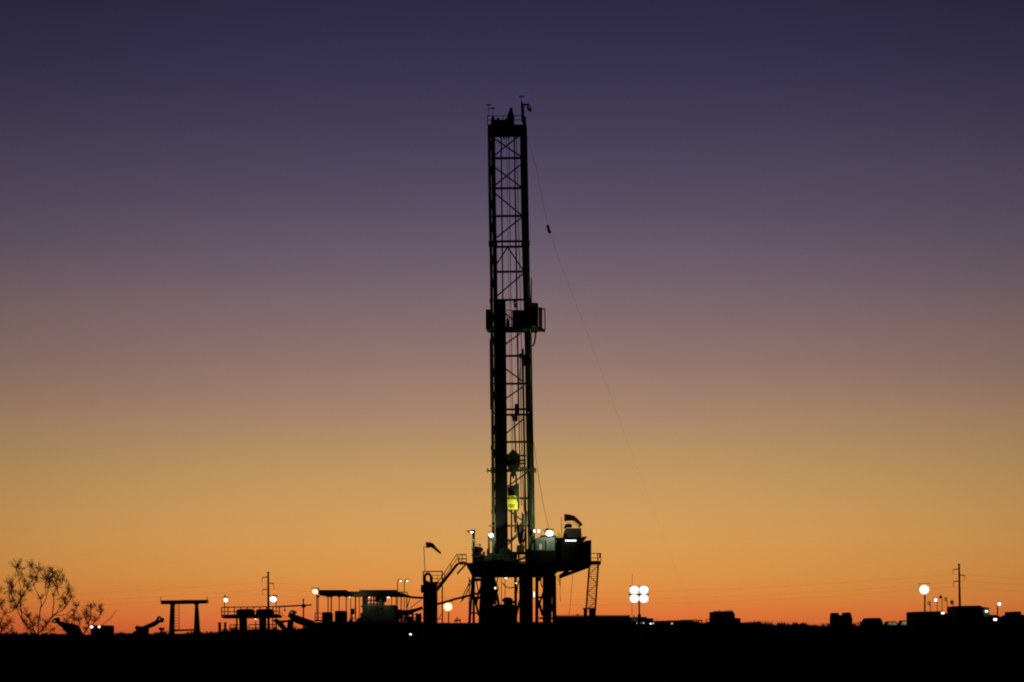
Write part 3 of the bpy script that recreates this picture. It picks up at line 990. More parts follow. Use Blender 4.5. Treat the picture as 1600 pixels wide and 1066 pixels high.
def lampspot(parent, loc, aim, power, angle=110, col_=(1, 1, 1), size=.12):
    l = bpy.data.lights.new('lamp_beam', 'SPOT')
    l.energy = power; l.spot_size = math.radians(angle); l.spot_blend = .6; l.color = col_; l.shadow_soft_size = size
    o = bpy.data.objects.new('lamp_beam', l)
    COL.objects.link(o)
    r = parent.location
    o.location = Vector(loc) - r
    o.rotation_euler = (Vector(aim) - Vector(loc)).to_track_quat('-Z', 'Y').to_euler()
    o.parent = parent
    return o


# rig lamps
t = floodlight('white floodlight on the tall grey post left of the mast', 737, 831, YR - 6, 7, 3.2, 'white', (.2, -1, -.6), pole=((740, 880), (740, 836), (739.5, 829)), pr=.13)
m = MB(); m.prism([(728.8, 829.5), (731, 828.8), (735, 832), (734, 834)], YR - 6, .3); m.build('visor_flap', 'lamp_body', t)
m = MB(); m.prism([(737, 828.5), (742.5, 827.5), (742, 834), (737.5, 834)], YR - 5.85, .4)
m.pbox(737.8, 843, 742.5, 849, YR - 6.1, .5); m.build('lamp_arm', 'lamp_body', t)
m = MB(); m.pbox(736.6, 851, 738.6, 855, YR - 6.2, .1); m.build('ballast_box', 'grey', t)
lampspot(t, P(739, 834, YR - 6.8), P(752, 880, YR - 6), 120, 110, (.85, 1, .8))
t = floodlight('bright white floodlight clamped to the foot of the left mast leg', 767.6, 836, YR - 3.2, 8, 7, 'white', (-.15, -1, -.2))
lampspot(t, P(764, 838, YR - 4.6), P(776, 770, YR - 1.5), 700, 70, (.85, 1, .7))
lampspot(t, P(770, 839, YR - 4.4), P(790, 846, YR - 2.3), 70, 110, (.85, 1, .7))
t = floodlight('bright white floodlight on the corner of the pale cabin roof', 858.5, 832.5, YR - 6.6, 12, 10, 'white', (0, -1, -.3), pole=((859.5, 838), (859.5, 834)))
m = MB(); m.pbox(853, 825.8, 858, 828.5, YR - 6.3, .4); m.prism([(848, 827), (849.5, 827.5), (853, 831), (852, 832.5)], YR - 6.3, .2); m.build('bracket_arm', 'lamp_body', t)
lampspot(t, P(861, 834, YR - 7.6), P(855, 849, YR - 6.4), 60, 120, (.9, 1, .8))
lampspot(t, P(864, 832, YR - 7.4), P(890, 834, YR - 5), 26, 60, (.9, 1, .8))
lampspot(t, P(852, 828, YR - 5.8), P(825, 790, YR - 1), 650, 80, (.9, 1, .6))
for x, lb in ((837, 'inner lamp of the pair shining behind the right mast leg'), (844, 'outer lamp of the pair beside the right mast leg')):
    t = floodlight(lb, x - 1.5, 830, YR - 2.6, 3.6, 4.6, 'white', (-.5, -1, 0), visor=False)
lampspot(t, P(826, 838, YR - 4.2), P(800, 790, YR - 1.4), 1200, 20, (1, 1, .75))
lampspot(t, P(834, 838, YR - 4.6), P(831, 775, YR - 1.6), 800, 40, (.9, 1, .6))
lampspot(t, P(766, 838, YR - 4.6), P(769, 560, YR - 1.2), 1300, 9, (.85, 1, .55))
lampspot(t, P(838, 838, YR - 4.6), P(836, 500, YR - 1.4), 1800, 8, (.85, 1, .55))
for x, y, w, mt, lb in ((790.5, 903, 9, 'tube', 'long tube lamp under the drill floor between the legs'), (806.5, 911, 5, 'tube', 'lower small lamp under the drill floor beside the centre leg')):
    floodlight(lb, x, y, YR - 5.8, w, 2, mt, (0, -1, -1.2), visor=False)
floodlight('narrow cold lamp shining between the rig legs below the floor', 834.6, 929, YR - 4, 1.6, 16, 'small_cool', (0, -1, 0), visor=False)
floodlight('small white lamp hung on the left under floor bracket', 774, 919, YR - 6.3, 3, 5, 'tube', (-.3, -1, -.2), visor=False)

# large portable light tower
YM = 130
t = thing('light_tower', 'portable light tower with four huge glaring white lamps in front of the trailers', 'light tower', P(998, YH + EYE * F / YM, YM))
m = MB()
m.tube(P(1000, 1036, YM + .3), P(999, 960, YM + .3), .1, 10); m.tube(P(999, 960, YM + .3), P(998.5, 930, YM + .3), .05, 10)
m.build('mast', 'steel', t, smooth=True)
m = MB(); m.pbox(975, 1003, 1026, 1030, YM - .2, 1.2); m.prism([(972, 1031), (975, 1026), (1040, 1026), (1044, 1031)], YM, 1); m.build('trailer', 'black', t)
for x in (985, 1016):
    m = MB(); c = P(x, 1028, YM - .35); m.tube(c, c + Vector((0, .22, 0)), .33, 18); m.build('wheel', 'rubber', t)
m = MB(); m.beam(P(982, 929, YM + .28), P(1014, 929, YM + .28), .08); m.build('crossbar', 'steel', t)
f = Vector((0, -1, -.12)).normalized(); rot = f.to_track_quat('-Y', 'Z').to_matrix()
for x, y in ((990.8, 921.6), (1005.8, 921.6), (990.8, 935), (1005.8, 935)):
    c = P(x, y, YM)
    m = MB(); m.cbox(c - f * .15, (W(12.6, YM), .26, W(11.2, YM)), rot); m.cbox(c - f * .3, (W(5, YM), .1, W(5, YM)), rot); h = m.build('lamp_head', 'lamp_body', t)
    lamp_face(c, rot, W(14.8, YM), W(13.2, YM), 'white_big', t, 3.0)
m = MB(); m.path([P(988, 898, YM + .4), P(987.5, 960, YM + .4), P(988, 1010, YM + .4)], .012, 5)
m.build('power_cable', 'cable', t)

# other tall lamps
floodlight('yellow white floodlight on a slim post right of the separator tower', 700, 948, 178, 15, 14, 'warm', (0, -1, -.1), pole=((701, 1024), (701, 952)), pr=.05, name='pole_floodlight')
floodlight('large white floodlight on a tall post above the flat roofed buildings at right', 1443, 921, 185, 17, 15.5, 'soft_warm', (0, -1, -.1), pole=((1445, 1020), (1445, 925)), pr=.07, name='pole_floodlight')
floodlight('yellow white floodlight at the left end of the long canopy roof', 493.3, 924, 171, 11, 9, 'warm', (-.2, -1, -.2), pole=((494.5, 972), (494.5, 926)), pr=.03)
floodlight('white floodlight on a post at the left end of the railed platform', 353.3, 937.3, 193, 6.5, 6.5, 'white', (0, -1, -.2), pole=((351, 966), (350.6, 931), (352, 930)), pr=.04)
floodlight('white floodlight on a post at the right end of the railed platform', 427.3, 936, 193, 10.5, 9, 'white', (0, -1, -.2), pole=((431.5, 964), (431.5, 930), (428, 929.5)), pr=.04)
for x, lb in ((622, 'left of the two hooded lamps on poles beyond the canopy end'), (632.5, 'right of the two hooded lamps on poles beyond the canopy end')):
    t = floodlight(lb, x + 3.4, 907.5, 174, 4.6, 3.6, 'tube', (.5, -1, -.35), pole=((x - .8, 972), (x - .8, 911), (x, 907.5)), pr=.035, visor=False, name='street_lamp', cat='lamp', group='hooded lamps by the canopy')
    m = MB(); m.prism([(x - 1.2, 908.5), (x + 1, 905.5), (x + 5, 904.3), (x + 6, 905.4), (x + 2.5, 907)], 173.9, .35); m.build('hood', 'lamp_body', t)
floodlight('tiny lone white lamp low in the dark below the canopy tank', 641.5, 991.3, 165, 4.4, 3, 'small_cool', (0, -1, 0), visor=False, pole=((642, 1020), (642, 992)))
for i, (x, y, w, h, mt, lb) in enumerate(((1452, 943, 4.4, 6, 'dimwin', 'dim yellow hooded lamp, lowest of the row above the flat roof'), (1462.5, 937.5, 5.4, 6, 'small_cool', 'bright white hooded lamp in the row above the flat roof'),
                                          (1470, 933, 4.2, 4.6, 'lamp_body', 'unlit hooded lamp, highest of the row above the flat roof'), (1478, 936.8, 4.4, 5.4, 'dimwin', 'faintly lit hooded lamp left of the unlit end lamp'),
                                          (1487.5, 941.5, 4.6, 6, 'black', 'unlit hooded lamp at the right end of the roof row'))):
    t = floodlight(lb, x, y, 205, w, h, mt, (-.5, -1, -.1), pole=((x + 2, 1020), (x + 2, y + 3), (x + 1, y)), pr=.035, name='street_lamp', cat='lamp', group='hooded lamps above the flat roof')
floodlight('white lamp on a short post beside the dark domed tank at far right', 1561, 944, 200, 5.6, 7, 'small_cool', (0, -1, 0), pole=((1558.5, 1020), (1558.5, 948)), pr=.06, name='street_lamp', cat='lamp')

# ------------------------------------------------------------------ mud tanks and canopy
YK = 172
mt_ = thing('mud_tank', 'long black steel mud tank under the canopy left of the separator', 'tank', P(590, YH + EYE * F / YK, YK))
m = MB(); m.prism([(486, 1026), (486, 973), (520, 971), (660, 972), (660, 1026)], YK, 3.2)
bd = m.build('tank_body', 'black', mt_)
m = MB()
for x in range(490, 660, 12): m.pbox(x, 975, x + 1.4, 1024, YK - .1, .1)
m.build('stiffener', 'black', bd)
railing([P(492, 971.5, YK + .1), P(505, 971.5, YK + .1)], W(13, YK), .03, .8).build('handrail', 'rust', mt_)
railing([P(622, 971.5, YK + .1), P(658, 971.5, YK + .1)], W(11, YK), .03, .7).build('handrail', 'rust', mt_)
cn = thing('canopy', 'long flat canopy roof on slim posts over the mud tank machines', 'canopy', P(560, 971, YK))
m = MB()
m.prism([(495, 926), (495, 923.2), (540, 923.2), (545, 924), (558, 924.2), (565, 923.2), (617, 923.2), (626, 926), (643, 931.5), (638, 932.3), (610, 932), (500, 930.5)], YK - .4, 3.6)
m.pbox(561, 921.9, 620, 922.8, YK + .2, 2.4); m.pbox(497, 921.9, 540, 922.8, YK + .2, 2.4)
m.build('roof', 'rust', cn)
for x, w in ((496.8, 1.8), (512.6, 1.5), (517.6, 1.8), (530, 1.4), (541, 1.5), (548, 1.2), (555.5, 2), (561.5, 1.2), (612, 1.2), (619, 1.6), (626.8, 1.6), (635.5, 1.6)):
    m = MB(); yy = YK + (0.1 if int(x) % 2 else 2.8)
    m.beam(P(x, 930.6, yy), P(x, 971.2, yy), W(w, YK)); m.cbox(P(x, 931.8, yy), (.28, .2, .16)); m.build('post', 'rust', cn)
m = MB()
m.beam(P(620, 925, YK + 2), P(637, 925.5, YK + 2), .07)
for x in (622, 629, 636.5): m.beam(P(x, 925, YK + 2), P(x, 932, YK + 2), .06)
m.build('roof_rail', 'rust', cn)
for x, y, w, lb in ((546.8, 933, 3.4, 'left small tube lamp under the canopy roof'), (577, 933.2, 4.4, 'middle tube lamp under the canopy roof'), (607, 933.2, 7.5, 'right brightest tube lamp under the canopy roof')):
    t = floodlight(lb, x, y, YK + 1, w, 1.8 if w < 6 else 2.4, 'tube', (0, -1, -.9), visor=False, group='tube lamps under the canopy', name='tube_lamp', cat='lamp')
lampspot(t, P(606, 935, YK + .3), P(592, 965, YK + .9), 20, 120, (.85, 1, .7))
lampspot(t, P(575, 935, YK + .3), P(580, 960, YK + .9), 14, 120, (.85, 1, .7))
lampspot(t, P(560, 937, YK - 1.2), P(575, 927, YK + .2), 14, 150, (.9, 1, .7))  # added spot with no lamp at this point, brightens the canopy roof
for (x0, y0, x1, y1, lb) in ((503, 957, 518.5, 972, 'dark square pump box under the left of the canopy'), (523, 955, 541, 972, 'second dark pump box, right of the square one under the canopy'),
                             (600.5, 946, 621, 973, 'tall greenish shaker box under the right of the canopy')):
    m = MB(); m.pbox(x0, y0 + 1, x1, y1, YK + .8, 1.2); m.pbox(x0 + .6, y0 - .6, x1 - 2, y0 + 1.2, YK + .9, .9); m.pbox(x0 + 1.5, y1 - 6, x0 + 2.6, y1, YK + .74, .06); m.pbox(x1 - 3, y1 - 9, x1 - 1.5, y1, YK + .7, .1)
    o = m.build('pump_box', 'steel', loc=P((x0 + x1) / 2, y1, YK + .8)); tag(o, lb, 'machine', 'machines under the canopy')
m = MB(); m.pbox(548.5, 951, 553.5, 960, YK + 1, .4); m.beam(P(550, 960, YK + 1.2), P(550, 972, YK + 1.2), .1); m.beam(P(546, 966, YK + 1.2), P(553, 966, YK + 1.2), .1); m.pbox(545, 968, 551, 972, YK + 1, .5)
o = m.build('control_panel', 'steel', loc=P(551, 972, YK + 1)); tag(o, 'small dark control panel on a post under the canopy', 'panel')
shk = thing('shale_shaker', 'dark jumble of shaker machinery with upright pipes in the middle of the canopy', 'machine', P(585, 972, YK + 1))
m = MB()
m.prism([(556, 973), (558, 966), (563, 965), (563, 958), (566, 957), (566, 946), (569, 945), (602, 946), (602, 973)], YK + .9, 1.4)
m.build('shaker_body', 'steel', shk)
for x in (569, 574, 579.5, 584, 589, 594, 598.5):
    m = MB(); m.beam(P(x, 931, YK + 1.6), P(x, 950, YK + 1.6), W(2.2, YK), .16); m.build('pipe', 'steel', shk)
m = MB(); m.pbox(586, 932, 603, 941, YK + 1.9, .9); m.pbox(566, 932, 572, 947, YK + 2, .6); m.beam(P(576, 944, YK + 1.6), P(600, 944, YK + 1.6), W(2.4, YK)); m.beam(P(569, 938.5, YK + 1.6), P(600, 938.5, YK + 1.6), W(1.8, YK)); m.pbox(591, 933, 600, 946, YK + 1.5, .8); m.pbox(564, 946, 570, 949, YK + .8, .6)
m.prism([(590, 950), (592, 937), (596, 936), (598, 950)], YK + .8, .8); m.build('header', 'steel', shk)
m = MB()
for x in (572, 578.5, 586, 594): m.tube(P(x, 947, YK + .84), P(x, 972, YK + .84), .06, 6)
m.build('drain_pipe', 'steel', shk)
ds = thing('desilter', 'low dark desilter with sloping trough between the canopy and the separator', 'machine', P(640, 972, YK + 1))
m = MB()
m.prism([(621, 952), (634, 953.5), (650, 950.5), (659, 947.5), (660, 952), (646, 957), (640, 961), (622, 962)], YK + .9, 1)
m.build('trough', 'steel', ds)
m = MB()
for x in (623, 628.5, 633, 638, 645, 651, 657):
    m.beam(P(x, 958, YK + 1.2), P(x - 1, 972, YK + 1.2), .14)
m.beam(P(621, 966, YK + 1.2), P(660, 966, YK + 1.2), .1); m.beam(P(640, 951, YK + 1.2), P(658, 937, YK + 1.2), .06)
m.pbox(622, 961, 630, 968, YK + 1.5, .5); m.pbox(637, 963, 643, 972, YK + 1.4, .5); m.pbox(650, 959, 658, 972, YK + 1.4, .5)
m.build('support', 'steel', ds)
m = MB(); m.path([P(636, 932.5, YK + 3.4), P(650, 934, YK + 3.8), P(662, 934.3, YK + 4)], .1, 8); m.beam(P(636, 950, YK + 3.4), P(640, 936, YK + 3.5), .08)
o = m.build('transfer_pipe', 'rust', loc=P(640, 934, YK + 3.5)); tag(o, 'level pipe from the canopy end to the separator tower', 'pipe')
m = MB(); m.pbox(710, 968, 720, 970.6, 182.6, .5)
for x in (710.6, 714, 719): m.beam(P(x, 969, 182.8), P(x, 976, 182.8), .08)
m.tube(P(714, 964.5, 182.8), P(714, 969, 182.8), .04); m.beam(P(712, 966, 182.8), P(718, 966, 182.8), .04)
o = m.build('pipe_stand', 'rust', loc=P(715, 976, 182.8)); tag(o, 'small pipe trestle on the bank right of the warm floodlight', 'trestle')

# ------------------------------------------------------------------ left yard
YG = 190
gt = thing('loading_gantry', 'freestanding dark portal gantry with a wide top beam and thick tapering legs', 'gantry', P(287, 1020, YG))
m = MB(); m.prism([(250.5, 938.3), (324, 937.3), (324, 942.8), (309, 943.4), (309, 945), (303, 945), (303, 943.6), (272, 944.3), (272, 945.6), (266, 945.6), (266, 944.3), (251.5, 944.3)], YG, .7); m.build('top_beam', 'steel', gt)
m = MB(); m.prism([(266, 945), (270.6, 945), (273, 1021), (262, 1021)], YG + .1, .5); m.build('leg', 'steel', gt)
m = MB(); m.prism([(304.6, 945), (308.8, 945), (314.5, 1021), (301, 1021)], YG + .1, .5); m.build('leg', 'steel', gt)
m = MB(); m.beam(P(251.2, 932.5, YG + .2), P(251.4, 940, YG + .2), .05); m.beam(P(323.6, 932, YG + .2), P(323.6, 940, YG + .2), .05); m.build('end_pin', 'steel', gt)
m = MB()
for x in (272.6, 279.8): m.beam(P(x, 945, YG + .5), P(x, 986, YG + .5), .05)
for i in range(9): m.beam(P(272.6, 948 + i * 4.4, YG + .5), P(279.8, 948 + i * 4.4, YG + .5), .04)
m.build('ladder', 'rust', gt)
m = MB(); m.beam(P(271, 985.5, YG + .3), P(305, 984.2, YG + .3), .16); m.build('tie_bar', 'rust', gt)

YP = 193
pl = thing('railed_platform', 'raised railed walkway on posts left of the utility pole', 'platform', P(390, 1020, YP))
m = MB(); m.prism([(346, 963), (437, 961), (437, 965.5), (410, 966), (350, 966.5), (346, 965)], YP, 2); m.build('deck', 'rust', pl)
railing([P(346.3, 963, YP + .05), P(436.5, 962, YP + .05)], W(14, YP), .045, .62).build('handrail', 'rust', pl)
railing([P(346.3, 963, YP + 1.9), P(436.5, 962, YP + 1.9)], W(14, YP), .045, 1.9, toe=False).build('handrail', 'rust', pl)
for x in (370, 374.8, 399.5, 426, 431):
    m = MB(); m.beam(P(x, 965.5, YP + 1), P(x, 1020, YP + 1), W(2.4 if x == 370 else 1.4, YP)); m.build('post', 'rust', pl)
for x0, dx, lb in ((369, 0, 'left of the two bulky black mixer drums on the railed platform'), (399.5, 1, 'right of the two bulky black mixer drums, behind the utility pole')):
    t = thing('mixer_drum', lb, 'mixer', P(x0 + 12, 966, YP - .3), 'mixer drums on the platform')
    m = MB(); m.prism([(x0, 964), (x0, 954.5), (x0 + 2.5, 952), (x0 + 21, 951.2), (x0 + 25, 953), (x0 + 26.3, 957), (x0 + 25.5, 963), (x0 + 22, 966), (x0 + 4, 966.5)], YP - .5, 1.5); m.build('drum', 'black', t)
    m = MB(); m.prism([(x0 + 4 + dx, 965), (x0 + 15, 966), (x0 + 18 - dx * 3, 1018), (x0 + 9 - dx * 3, 1018)], YP - .3, .9); m.build('chute', 'black', t)
    m = MB(); m.pbox(x0 + 6, 954, x0 + 7.2, 964, YP - .56, .06); m.pbox(x0 + 17, 954, x0 + 18.2, 964, YP - .56, .06); m.build('band', 'steel', t)
floodlight('tiny white lamp under the middle of the railed platform', 399.6, 967.6, YP - .6, 2.6, 1.8, 'small_cool', (0, -1, -.3), visor=False)
bm_ = thing('jib_boom', 'long thin level jib on a short mast right of the railed platform', 'jib', P(474.5, 1018, YP + 1))
m = MB(); m.beam(P(434, 948.2, YP + 1), P(487, 945.3, YP + 1), .14); m.build('boom', 'rust', bm_)
m = MB(); m.beam(P(474, 935.5, YP + 1), P(474.6, 1018, YP + 1), .12); m.ball(P(474.4, 946.8, YP + 1), .2); m.build('mast', 'rust', bm_)
m = MB(); m.beam(P(445, 948, YP + 1), P(445, 953, YP + 1), .04); m.ball(P(445, 953.5, YP + 1), .1); m.beam(P(437, 955, YP + 1), P(447, 966, YP + 1), .04); m.beam(P(470, 950, YP + 1), P(474, 946, YP + 1), .05); m.beam(P(478.5, 950, YP + 1), P(474.5, 946, YP + 1), .05); m.build('hook_line', 'cable', bm_)
m = MB(); m.prism([(425, 969), (432, 967), (436, 969.5), (453, 969), (453, 972), (441, 973), (448, 984), (444, 988), (432, 975)], YP + .5, .8)
o = m.build('feed_chute', 'steel', loc=P(438, 985, YP + .5)); tag(o, 'dark bent chute dropping right from the railed platform', 'chute')


def conveyor(label, body, head, lamp=None, Y=190, legs_=(), mat='black'):
    t = thing('inclined_conveyor', label, 'conveyor', P(body[0][0], 1018, Y), 'inclined conveyors in the yard')
    m = MB(); m.prism(body, Y, 1.1); m.build('trough', mat, t)
    m = MB(); m.prism(head, Y - .1, 1.3); m.build('head', mat, t)
    for x0, y0, x1 in legs_:
        m = MB(); m.prism([(x0 - 2, y0), (x0 + 6, y0), (x1 + 6, 1018), (x1 - 4, 1018)], Y + .2, .8); m.build('support', mat, t)
    if lamp:
        m = MB(); m.cbox(P(lamp[0], lamp[1], Y - .2), (W(lamp[2], Y), .1, W(lamp[3], Y))); m.build('lamp', lamp[4], t)
    return t


conveyor('black inclined conveyor climbing left toward the shrub with a pale tip', [(88, 970), (104, 974), (118, 976.5), (121, 981), (127, 992), (135, 1005), (108, 1005), (104, 990), (96, 980), (87, 973)],
         [(80.5, 971), (83, 967), (88.5, 964.8), (89, 972), (86, 974), (81, 973)], (85, 970.4, 3, 1.8, 'dimwin'), 186, ((112, 985, 112),))
conveyor('black inclined conveyor climbing right toward the gantry', [(200, 997), (212, 985), (219, 980.5), (236, 973), (246, 968), (248, 972), (240, 978), (230, 982), (229, 991), (224, 1005), (205, 1005)],
         [(243, 969), (247, 963), (249, 966), (252.5, 965.5), (253, 969), (251, 973), (247.5, 972)], (249, 967.6, 1.8, 2.2, 'dimwin'), 188, ((220, 985, 216),))
m = MB(); m.prism([(210.5, 981), (213, 977.5), (215, 979), (221, 978.5), (221, 984), (212, 984)], 187.5, .9)
o = m.build('conveyor_motor', 'black', loc=P(215, 984, 187.5)); tag(o, 'lumpy black motor on the back of the conveyor left of the gantry', 'motor')
cv = conveyor('long dark conveyor with a square head descending right under the jib', [(455, 959), (462, 961), (476, 966), (490, 970.5), (492, 980), (478, 979), (462, 974), (452, 966)],
              [(449, 964), (452.5, 955.5), (456, 953.3), (461, 955), (461.5, 958), (456, 962), (455, 966)], (456, 957, 3, 2, 'dimwin'), YP - 1, ((452, 968, 447), (482, 978, 484)), 'steel')
m = MB()
m.tube(P(252.6, 983, 189), P(252.6, 1018, 189), .05); m.prism([(247.5, 981), (251.5, 980), (252.5, 982), (256.5, 980.5), (256, 983.5), (253, 986), (249, 985)], 189, .3); m.tube(P(256.3, 980, 189), P(256.5, 990, 189), .03)
o = m.build('valve_post', 'steel', loc=P(252.6, 1018, 189)); tag(o, 'small forked valve post just left of the gantry', 'valve')
for x0, x1, lb in ((341, 345.6, 'left of two short black pipe stubs beside the gantry'), (350, 353.8, 'right of two short black pipe stubs, under the platform end')):
    m = MB(); m.tube(P((x0 + x1) / 2, 1018, 190), P((x0 + x1) / 2, 973, 190), W(x1 - x0, 190) / 2, 12); m.tube(P((x0 + x1) / 2, 974.4, 190), P((x0 + x1) / 2, 972.6, 190), W(x1 - x0, 190) / 2 * 1.15, 12)
    o = m.build('pipe_stub', 'steel', loc=P((x0 + x1) / 2, 1018, 190)); tag(o, lb, 'pipe', 'pipe stubs by the gantry')
o = railing([P(359, 986, 194.5), P(376, 986, 194.5)], W(9.5, 194), .04, .5).build('guard_rail', 'rust', loc=P(367, 986, 194.5)); tag(o, 'low guard rail below the left of the railed platform', 'railing')
o = railing([P(389, 986, 194.5), P(400, 986, 194.5), P(432, 986, 194.5)], W(10, 194), .04, .6).build('guard_rail', 'rust', loc=P(410, 986, 194.5)); tag(o, 'low guard rail behind the mixer chutes below the platform', 'railing')

# box truck with two work lamps
YV = 180
tr = thing('work_truck', 'dark truck with two white roof lamps between the shrub and the gantry', 'truck', P(155, YH + EYE * F / YV, YV))
m = MB(); m.prism([(141.5, 1004), (141.3, 978.5), (144, 977), (167, 977.2), (168, 980), (168, 1004)], YV, 3); bd = m.build('cab', 'black', tr)
m = MB(); m.pbox(146.5, 981, 149, 990, YV - .04, .04); m.build('window', 'dimwin', bd) if False else m.build('window', 'glass', bd)
m = MB(); m.pbox(163.5, 981, 167, 990, YV - .04, .04); m.build('window', 'glass', bd)
for x, r in ((143.3, 1.9), (155, 1.6)):
    m = MB(); c = P(x, 979.5, YV - .05); m.tube(c, c - Vector((0, .1, 0)), W(r, YV), 12); m.build('headlight', 'small_cool' if x < 150 else 'small_warm', tr)
m = MB(); m.prism([(170, 978.5), (173, 977.5), (173.5, 984), (171, 984)], YV + .2, .2); m.beam(P(168, 981, YV + .3), P(171, 981, YV + .3), .04); m.build('mirror', 'black', tr)
for x in (145, 164):
    m = MB(); c = P(x, YH + EYE * F / YV - 9, YV - .1); m.tube(c, c + Vector((0, .35, 0)), .5, 16); m.build('wheel', 'rubber', tr)


# ------------------------------------------------------------------ utility poles and wires
def utility_pole(label, x, ytop, Y, lean=0.0):
    t = thing('utility_pole', label, 'utility pole', P(x + lean, YH + EYE * F / Y, Y), 'utility poles across the yard')
    s_ = Y / 300
    m = MB(); m.tube(P(x + lean, YH + EYE * F / Y, Y), P(x, ytop, Y), .2 * s_, 10, .13 * s_); m.cbox(P(x, ytop, Y), (.34, .3, .14)); m.build('shaft', 'wood', t)
    for dy, dx in ((7, -9.5), (16.5, 9), (26, -9)):
        m = MB(); m.beam(P(x, ytop + dy, Y - .1), P(x + dx, ytop + dy + 1.2, Y - .1), .13); ar = m.build('crossarm', 'wood', t)
        q = MB(); q.beam(P(x + dx * .98, ytop + dy + 1.2, Y - .1), P(x + dx * .98, ytop + dy + (9 if dy != 16.5 else 10), Y - .1), .05); q.build('insulator', 'steel', ar)
    return t


utility_pole('dark utility pole with three short crossarms behind the railed platform', 419, 894.5, 300, .8)
utility_pole('dark utility pole with three short crossarms behind the buildings at right', 1498.5, 882, 300, 2.5)
wr = thing('power_lines', 'faint power lines sagging low across the orange sky between the poles', 'wire', P(419, 910, 300))
for pa, pb in (((409.5, 910), (1489, 897)), ((428, 920.5), (1508, 908)), ((410, 929), (1489, 917))):
    pts = [P(pa[0] + (pb[0] - pa[0]) * i / 24, pa[1] + (pb[1] - pa[1]) * i / 24 + 22 * (1 - (2 * i / 24 - 1) ** 2), 300) for i in range(25)]
    MB().path(pts, .006, 4).build('wire', 'cable', wr)
    MB().path([P(pa[0] - 700 * i / 8, pa[1] + 24 * (1 - (1 - i / 8) ** 2) + 6 * i / 8, 300) for i in range(9)], .006, 4).build('wire', 'cable', wr)
    MB().path([P(pb[0] + 600 * i / 8, pb[1] + 22 * (1 - (1 - i / 8) ** 2), 300) for i in range(9)], .006, 4).build('wire', 'cable', wr)


# ------------------------------------------------------------------ right yard: trailers, cabins, vehicles
def block(name, label, cat, pts, Y, d, mat='black', group=None, extra=()):
    g0 = YH + EYE * F / Y
    xs_ = [p[0] for p in pts]
    t = thing(name, label, cat, P((min(xs_) + max(xs_)) / 2, g0, Y), group)
    m = MB(); m.prism([(pts[0][0], g0)] + list(pts) + [(pts[-1][0], g0)], Y, d)
    w = m.build('wall', mat, t)
    m = MB(); ytop = min(p[1] for p in pts)
    for x in range(int(min(xs_)) + 3, int(max(xs_)) - 2, 7):
        yy = lerp_tab(sorted(pts), x) + 3
        m.pbox(x, yy, x + .7, g0 - 8, Y - .05, .05)
    if m.v: m.build('wall_rib', mat, w)
    for (nm, x0, y0, x1, y1, mt, dy) in extra:
        q = MB(); q.pbox(x0, y0, x1, y1, Y - dy, dy if dy > 0 else .3); q.build(nm, mt, t)
    return t


block('trailer_house', 'long low black trailer right of the rig with a pale strip at its end', 'trailer', [(868, 962.5), (984, 962.2)], 193, 3, 'black',
      extra=(('roof_trim', 866, 961.2, 985, 962, 'steel', .2), ('vent', 900, 959.9, 905, 961.1, 'steel', -.3), ('door', 930, 968, 940, 1010, 'steel', .06), ('end_panel', 983.3, 966, 986, 990, 'grey', .07)))
t = block('generator_house', 'black box behind the glaring light tower with a white tube lamp on its wall', 'generator', [(986, 964.2), (1010, 964), (1011, 966), (1021, 966.2)], 190, 3, 'black',
          extra=(('tube_lamp', 994.5, 973, 1007, 975.3, 'tube', .12), ('work_lamp', 1015.5, 974, 1018.5, 976.3, 'small_cool', .12), ('work_lamp', 1020.6, 973.5, 1021.5, 978, 'small_warm', .12), ('exhaust', 990, 961.5, 991.5, 964.1, 'steel', -.3)))
lampspot(t, P(1001, 976, 189.6), P(1001, 990, 189.9), 60, 140, (.8, 1, .8))
lampspot(t, P(991, 972, 188.6), P(984.6, 978, 192.9), 70, 60, (.9, 1, .6))  # extra unseen spot, added to light the end strip of the trailer
block('site_tank', 'low long black tank beyond the light tower with a white lamp and tiny amber lights', 'tank', [(1022, 970.5), (1068, 969), (1087, 971), (1095, 974)], 196, 2.6, 'black',
      extra=(('work_lamp', 1047.8, 973.8, 1050.8, 976.2, 'small_warm', .1), ('marker_light', 1048.5, 981, 1051, 983, 'small_warm', .1), ('marker_light', 1053, 981, 1055, 983, 'small_warm', .1), ('marker_light', 1057.5, 981.5, 1058.7, 982.6, 'amber', .1), ('marker_light', 1066.5, 981.3, 1068, 982.6, 'amber', .1), ('marker_light', 1071, 981.3, 1073, 982.8, 'amber', .1), ('marker_light', 1077, 981.5, 1078.2, 982.6, 'amber', .1)))
t = thing('pipe_rack', 'low open pipe frame beside the flat roofed building', 'rack', P(1083, 976, 197))
m = MB(); m.beam(P(1064, 969.3, 197), P(1097.5, 969.3, 197), .1); m.build('top_rail', 'steel', t)
for x in (1088.5, 1092, 1096.5):
    m = MB(); m.beam(P(x, 969, 197), P(x, 980, 197), .1); m.build('post', 'steel', t)
o = railing([P(1103, 974.5, 198), P(1115, 974.5, 198)], W(6.5, 198), .03, .4).build('guard_rail', 'steel', loc=P(1109, 974.5, 198)); tag(o, 'tiny guard rail left of the flat roofed building', 'railing')
